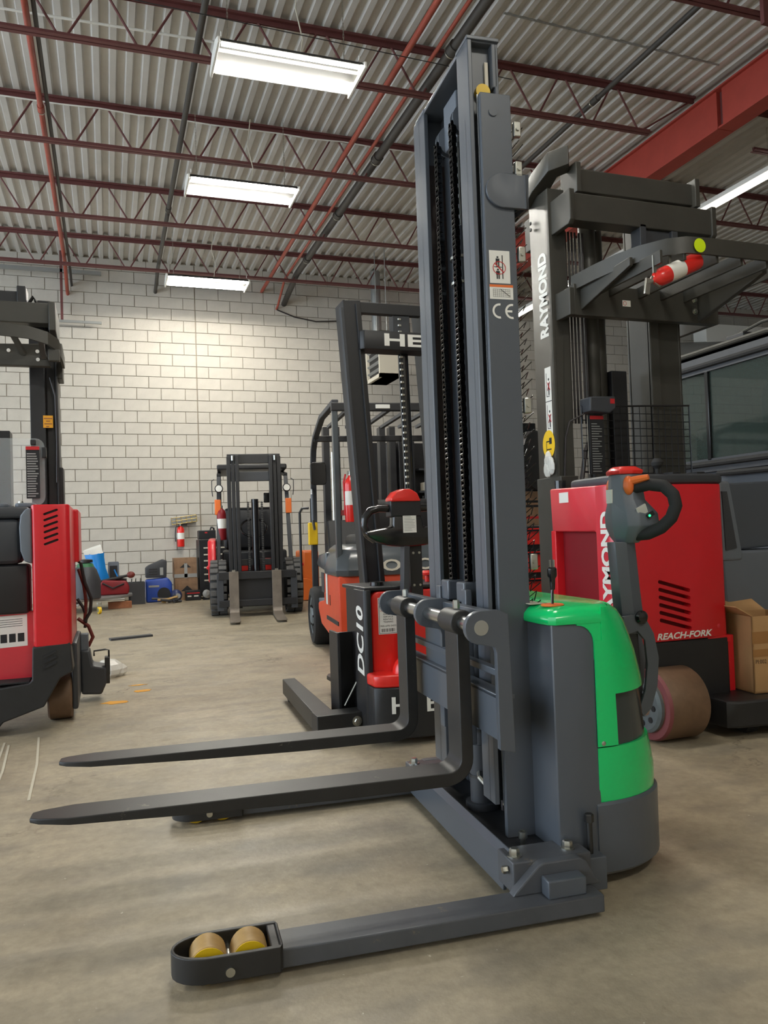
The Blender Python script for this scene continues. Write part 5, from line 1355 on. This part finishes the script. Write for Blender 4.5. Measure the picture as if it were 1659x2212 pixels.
MB().prism([(-0.175,0.05),(-0.06,0.04),(-0.03,0.11),(-0.03,0.20),(-0.11,0.22),(-0.125,0.31),(-0.175,0.315)], 'y', 5.1, 5.30).build('outrigger_block', M['dgrey'], T, 0.012)
MB().tube([(-0.10,5.15,0.27),(-0.10,5.15,0.30),(-0.035,5.15,0.305),(-0.015,5.15,0.30),(-0.015,5.15,0.15)], 0.006, 6).build('outrigger_loop', M['darksteel'], T)
B(-0.04,-0.012,5.12,5.2,0.10,0.26).build('outrigger_arm', M['darksteel'], T, 0.004)
rebase(T, (-0.4, 4.9, 0))

# ------------------------------------------------------------ clutter along the block wall
t = thing('transport_dolly', 'low grey steel dolly with yellow-rimmed casters near the block wall', 'dolly', (-0.3, 11.5, 0))
MB().prism([(-0.4,0.0),(0.45,0.55),(0.62,0.95),(0.62,1.25),(-0.4,1.25)], 'z', 0.155, 0.195).build('deck', M['skel'], t, 0.01)
B(-0.4,-0.1,-0.05,0.55,0.11,0.14).build('lower_deck', M['skel'], t, 0.006)
for x, y in ((0.16,-0.05),(0.53,0.85),(-0.3,0.9)):
    cw = MB().lathe([(0.015,-0.02),(0.045,-0.02),(0.05,-0.015),(0.05,0.015),(0.045,0.02),(0.015,0.02)], (x,y,0.051), (1,0.3,0), 20).build('caster', M['polyy'], t)
    MB().lathe([(0.005,-0.022),(0.028,-0.022),(0.028,0.022),(0.005,0.022)], (x,y,0.051), (1,0.3,0), 16).build('caster_hub', M['hub'], cw)
    MB().box(x-0.03,x+0.03,y-0.02,y+0.02,0.10,0.16).build('caster_fork', M['zinc'], t, 0.004)
def clutter(name, label, cat, loc, rz=0): return thing(name, label, cat, loc, R(rz))
t = clutter('timber_block', 'short brown timber block on the floor under the dolly', 'timber', (0.02,12.2,0)); B(-0.05,0.28,0,0.1,0.0,0.10).build('beam', M['wood'], t, 0.005)
t = clutter('black_drum', 'dark rounded canister with green band beside the left red truck', 'canister', (-0.42,11.9,0.196))
MB().lathe([(0.05,0),(0.20,0),(0.20,0.25),(0.15,0.40),(0.12,0.44)], (0.1,0,0), (0,0,1), 20).build('body', M['dgrey'], t); MB().lathe([(0.10,0.43),(0.12,0.44),(0.10,0.49),(0.05,0.50)], (0.1,0,0), (0,0,1), 20).build('green_band', mat('dull green',(50,110,70),0.5), t); MB().lathe([(0.05,0.50),(0.10,0.50),(0.10,0.54),(0.04,0.55)], (0.1,0,0), (0,0,1), 20).build('cap', M['black'], t)
t = clutter('blue_bag', 'bright blue bag in clear plastic leaning upright on the dolly', 'bag', (-0.20,12.65,0.197))
rows = []
for k, (z, w_, x, d_) in enumerate(((0,0.24,0.08,0.07),(0.20,0.26,0.07,0.09),(0.36,0.22,0.04,0.08),(0.52,0.26,0.0,0.06),(0.60,0.28,-0.01,0.05))): rows.append([(x-w_/2,0,z),(x-w_/4,-d_*(1+0.3*(k%2)),z+0.01),(x+w_/4,-d_,z+0.015),(x+w_/2,0,z+0.03),(x,d_*0.6,z)])
mb = MB(); mb.grid(rows, True); mb.f += [(4,3,2,1,0),(20,21,22,23,24)]; mb.build('sack', M['blue'], t, ang=60)
mb = MB(); mb.grid([[(-0.15,-0.04,0.60),(-0.02,-0.06,0.60),(0.12,-0.04,0.62)],[(-0.17,-0.03,0.66),(-0.03,-0.05,0.68),(0.09,-0.02,0.72)],[(-0.13,0.02,0.68),(-0.02,0.03,0.72),(0.08,0.03,0.75)]]); mb.build('plastic_wrap', M['film'], t, solid=0.003)
t = clutter('equipment_panel', 'dark framed equipment panel standing right of the blue bag', 'panel', (-0.02,12.7,0.197))
MB().prism(rrect(0,0.16,0,0.48,0.02), 'y', 0, 0.05).build('frame', M['mgrey'], t, 0.006); B(0.025,0.135,-0.004,0.0,0.03,0.42).build('face', M['sblack'], t); MB().bar((0.09,-0.01,0.36),(0.14,-0.01,0.24),0.02,0.01,(0,1,0)).build('blue_strap', M['blue'], t)
t = clutter('tool_bag', 'dark red fabric tool bag lying on the dolly', 'bag', (-0.16,12.3,0.197))
MB().prism([(0,0),(0.42,0),(0.44,0.10),(0.40,0.20),(0.06,0.22),(0.0,0.12)], 'y', 0, 0.25).build('bag', M['wine'], t, 0.03, 3); MB().tube([(0.06,-0.01,0.18),(0.2,-0.03,0.10),(0.36,-0.01,0.16)],0.012,6).build('strap', M['sblack'], t); MB().tube([(0.02,0.1,0.20),(0.2,0.1,0.235),(0.40,0.1,0.21)],0.02,8).build('handle_roll', M['black'], t)
t = clutter('work_lamp', 'reddish work light lying on the tool bag', 'tool', (0.20,12.35,0.43)); MB().tube([(-0.15,0,0.0),(0.0,0,0.03),(0.10,0,0.05)],0.02,8).build('body', M['black'], t); MB().ell((0.10,0,0.05),0.06,0.05,0.05,12,8).build('head', M['hosered'], t)
t = clutter('black_crate', 'black plastic crate on the floor right of the dolly', 'crate', (0.30,12.62,0.0), 0)
t.location = (0.235,12.8,0); MB().box(0,0.28,0,0.02,0,0.34).box(0,0.28,0.28,0.30,0,0.34).box(0,0.02,0,0.3,0,0.34).box(0.26,0.28,0,0.3,0,0.34).box(0,0.28,0,0.3,0,0.02).build('bin', M['dgrey'], t, 0.004)
for x in (0.06,0.12,0.19): MB().cyl((x,0.15,0.05),(x+0.03,0.1,0.40),0.008,n=8).build('tool_handle', M['zinc'], t)
t = clutter('air_mover', 'blue carpet air mover on the floor by the wall', 'blower', (0.54,13.0,0))
pr = [(0,0),(0.36,0),(0.40,0.10),(0.40,0.30),(0.34,0.38),(0.0,0.36)]
MB().prism(pr, 'y', 0, 0.35).build('housing', M['navy'], t, 0.03, 3); MB().cyl((0.27,-0.005,0.13),(0.27,-0.02,0.13),0.10,n=24).build('intake_grille', M['sblack'], t); B(0.04,0.20,-0.004,0,0.24,0.27).build('name_strip', M['lgrey'], t)
t = clutter('hard_case', 'black hard tool case on top of the blue air mover', 'case', (0.54,13.05,0.386))
MB().prism([(0,0),(0.32,0),(0.33,0.27),(0.27,0.29),(0.05,0.20),(0.0,0.16)], 'y', 0, 0.25).build('shell', M['dgrey'], t, 0.02, 3)
for k in range(3): B(0.05,0.18,-0.006,0,0.05+0.04*k,0.065+0.04*k).build('rib', M['black'], t)
B(0.22,0.27,-0.008,0,0.04,0.16).build('latch', M['lgrey'], t)
t = clutter('vacuum', 'small dark blue rounded machine left of the cardboard boxes', 'machine', (0.985,12.83,0)); MB().ell((0,0,0.10),0.09,0.09,0.10,16,10).build('body', mat('dark navy',(34,44,84),0.4), t); MB().cyl((0.02,-0.08,0.10),(0.02,-0.10,0.10),0.04,n=18).build('port', M['lgrey'], t)
t = clutter('cable_heap', 'heap of grey tools and cables on the floor before the wall', 'tools', (0.80,12.70,0))
for k in range(6): MB().tube([(random.uniform(-.2,.2),random.uniform(-.1,.1),0.02+0.02*k),(random.uniform(-.1,.2),random.uniform(-.1,.1),0.06),(random.uniform(-.1,.3),random.uniform(-.1,.1),0.02)],0.018,8).build('tool', M['dgrey' if k % 2 else 'poly'], t)
t = clutter('cardboard_box', 'brown cardboard box with white tape, upper of the two by the wall', 'box', (0.99,13.2,0.352)); B(0,0.36,0,0.35,0,0.33).build('carton', M['cardd'], t, 0.004); MB().box(0.16,0.21,-0.002,0,0.0,0.24).box(0,0.36,-0.002,0,0.01,0.07).build('tape', M['lgrey'], t); MB().prism([(0.09,0.17),(0.27,0.17),(0.18,0.25)],'y',-0.0015,0).build('print', M['sblack'], t)
t = clutter('cardboard_box', 'brown cardboard box on the floor, lower of the two by the wall', 'box', (1.0,13.2,0.0)); B(0,0.36,0,0.35,0,0.35).build('carton', M['cardd'], t, 0.004); MB().prism([(0.09,0.14),(0.29,0.14),(0.19,0.23)],'y',-0.0015,0).build('print', M['sblack'], t)
t = clutter('battery_charger', 'black battery charger with red stripe on the floor before the boxes', 'charger', (1.14,12.95,0)); B(0,0.24,0,0.15,0,0.16).build('case', M['black'], t, 0.01); B(0.02,0.22,-0.002,0,0.11,0.125).build('red_stripe', M['sred'], t); MB().box(0.03,0.09,-0.002,0,0.06,0.08).box(0.13,0.20,-0.002,0,0.06,0.08).build('plate', M['offwhite'], t)
t = clutter('floor_lamp_head', 'round grey lamp lying on the floor before the tool chest', 'lamp', (1.46,12.95,0)); MB().lathe([(0.02,0),(0.06,0),(0.07,0.03),(0.03,0.06)],(0,0,0.09),(0.3,-0.9,0.2),18).build('head', M['lgrey'], t); B(-0.05,0.05,-0.03,0.05,0,0.025).build('foot', M['black'], t)
t = clutter('tool_chest', 'black tool chest with pale drawer handles by the wall', 'tool chest', (1.39,13.15,0))
B(0,0.66,0,0.45,0.05,0.97).build('body', M['black'], t, 0.008)
for k, z in enumerate((0.84,0.73,0.63,0.52,0.41,0.31)):
    dr = B(0.07,0.62,-0.012,0,z-0.09,z+0.005).build('drawer', M['sblack'], t, 0.003); B(0.07,0.62,-0.03,-0.012,z-0.02,z+0.002).build('drawer_pull', M['beige'], dr)
for x in (0.08,0.58): MB().cyl((x-0.015,0.1,0.03),(x+0.015,0.1,0.03),0.03,n=12).build('caster', M['rubber'], t)
t = clutter('tool_case', 'black tool case on top of the tool chest', 'case', (1.40,13.25,0.972)); B(0,0.28,0,0.22,0,0.15).build('shell', M['black'], t, 0.012); MB().tube([(0.20,0.1,0.15),(0.22,0.1,0.20),(0.26,0.1,0.18),(0.27,0.1,0.10)],0.015,8).build('handle', M['black'], t); B(0.10,0.14,-0.003,0,0.10,0.12).build('red_mark', M['sred'], t)
t, q, d = extinguisher('fire_extinguisher', 'red fire extinguisher hung on the block wall left of the tool chest', (1.17,13.93,0.86), (0,0,1), 0.062, 0.36)
MB().tube([(1.17,13.92,1.22),(1.09,13.92,1.20),(1.08,13.92,1.05),(1.085,13.92,0.95)],0.012,6).build('hose', M['hose'], t); MB().box(1.14,1.28,13.915,13.935,1.22,1.25).build('lever', M['sblack'], t); MB().box(1.15,1.19,13.98,14.04,1.0,1.1).build('bracket', M['zinc'], t)
rebase(t, (1.17,13.95,0.86))
t = clutter('caged_light', 'brassy wire-caged wall light tilted above the wall extinguisher', 'wall light', (1.23,13.9,1.32), 0)
t.rotation_euler = (0, R(-7), 0)
B(-0.21,0.21,0.02,0.13,-0.05,0.05).build('housing', M['lgrey'], t, 0.006)
cgm = mat('brass cage', (170,150,92), 0.4, 0.6)
for k in range(6): MB().tube([(-0.21+0.084*k,0.03,-0.06),(-0.21+0.084*k,-0.03,-0.055),(-0.21+0.084*k,-0.03,0.055),(-0.21+0.084*k,0.03,0.06)],0.006,6).build('cage_wire', cgm, t)
for z in (-0.055,0,0.055): MB().tube([(-0.21,-0.03,z),(0.21,-0.03,z)],0.006,6).build('cage_wire', cgm, t)
t = clutter('floor_plate', 'thin dark plate lying on the floor right of the left red truck', 'plate', (0.10,8.2,0)); MB().prism([(-0.1,0),(0.30,0.12),(0.28,0.22),(-0.12,0.1)],'z',0.0,0.02).build('sheet', M['dgrey'], t)
t = clutter('rags', 'crumpled pale rags on the floor by the left red truck', 'rags', (-0.02,6.0,0)); MB().ell((0,0,0.06),0.10,0.12,0.07,9,6).ell((0.06,0.04,0.04),0.07,0.08,0.05,7,5).build('heap', M['film'], t, ang=5)
t = clutter('orange_machine', 'orange machine frame beyond the black forklift', 'machine', (2.75,11.6,0)); B(0,0.25,0,0.5,0.1,0.75).build('body', M['amber'], t, 0.03); MB().lathe([(0.05,0),(0.16,0),(0.17,0.05),(0.05,0.06)],(0.02,-0.06,0.17),(0,1,0),18).build('wheel', M['amber'], t); B(0.02,0.2,0.0,0.4,0,0.1).build('base', M['black'], t)
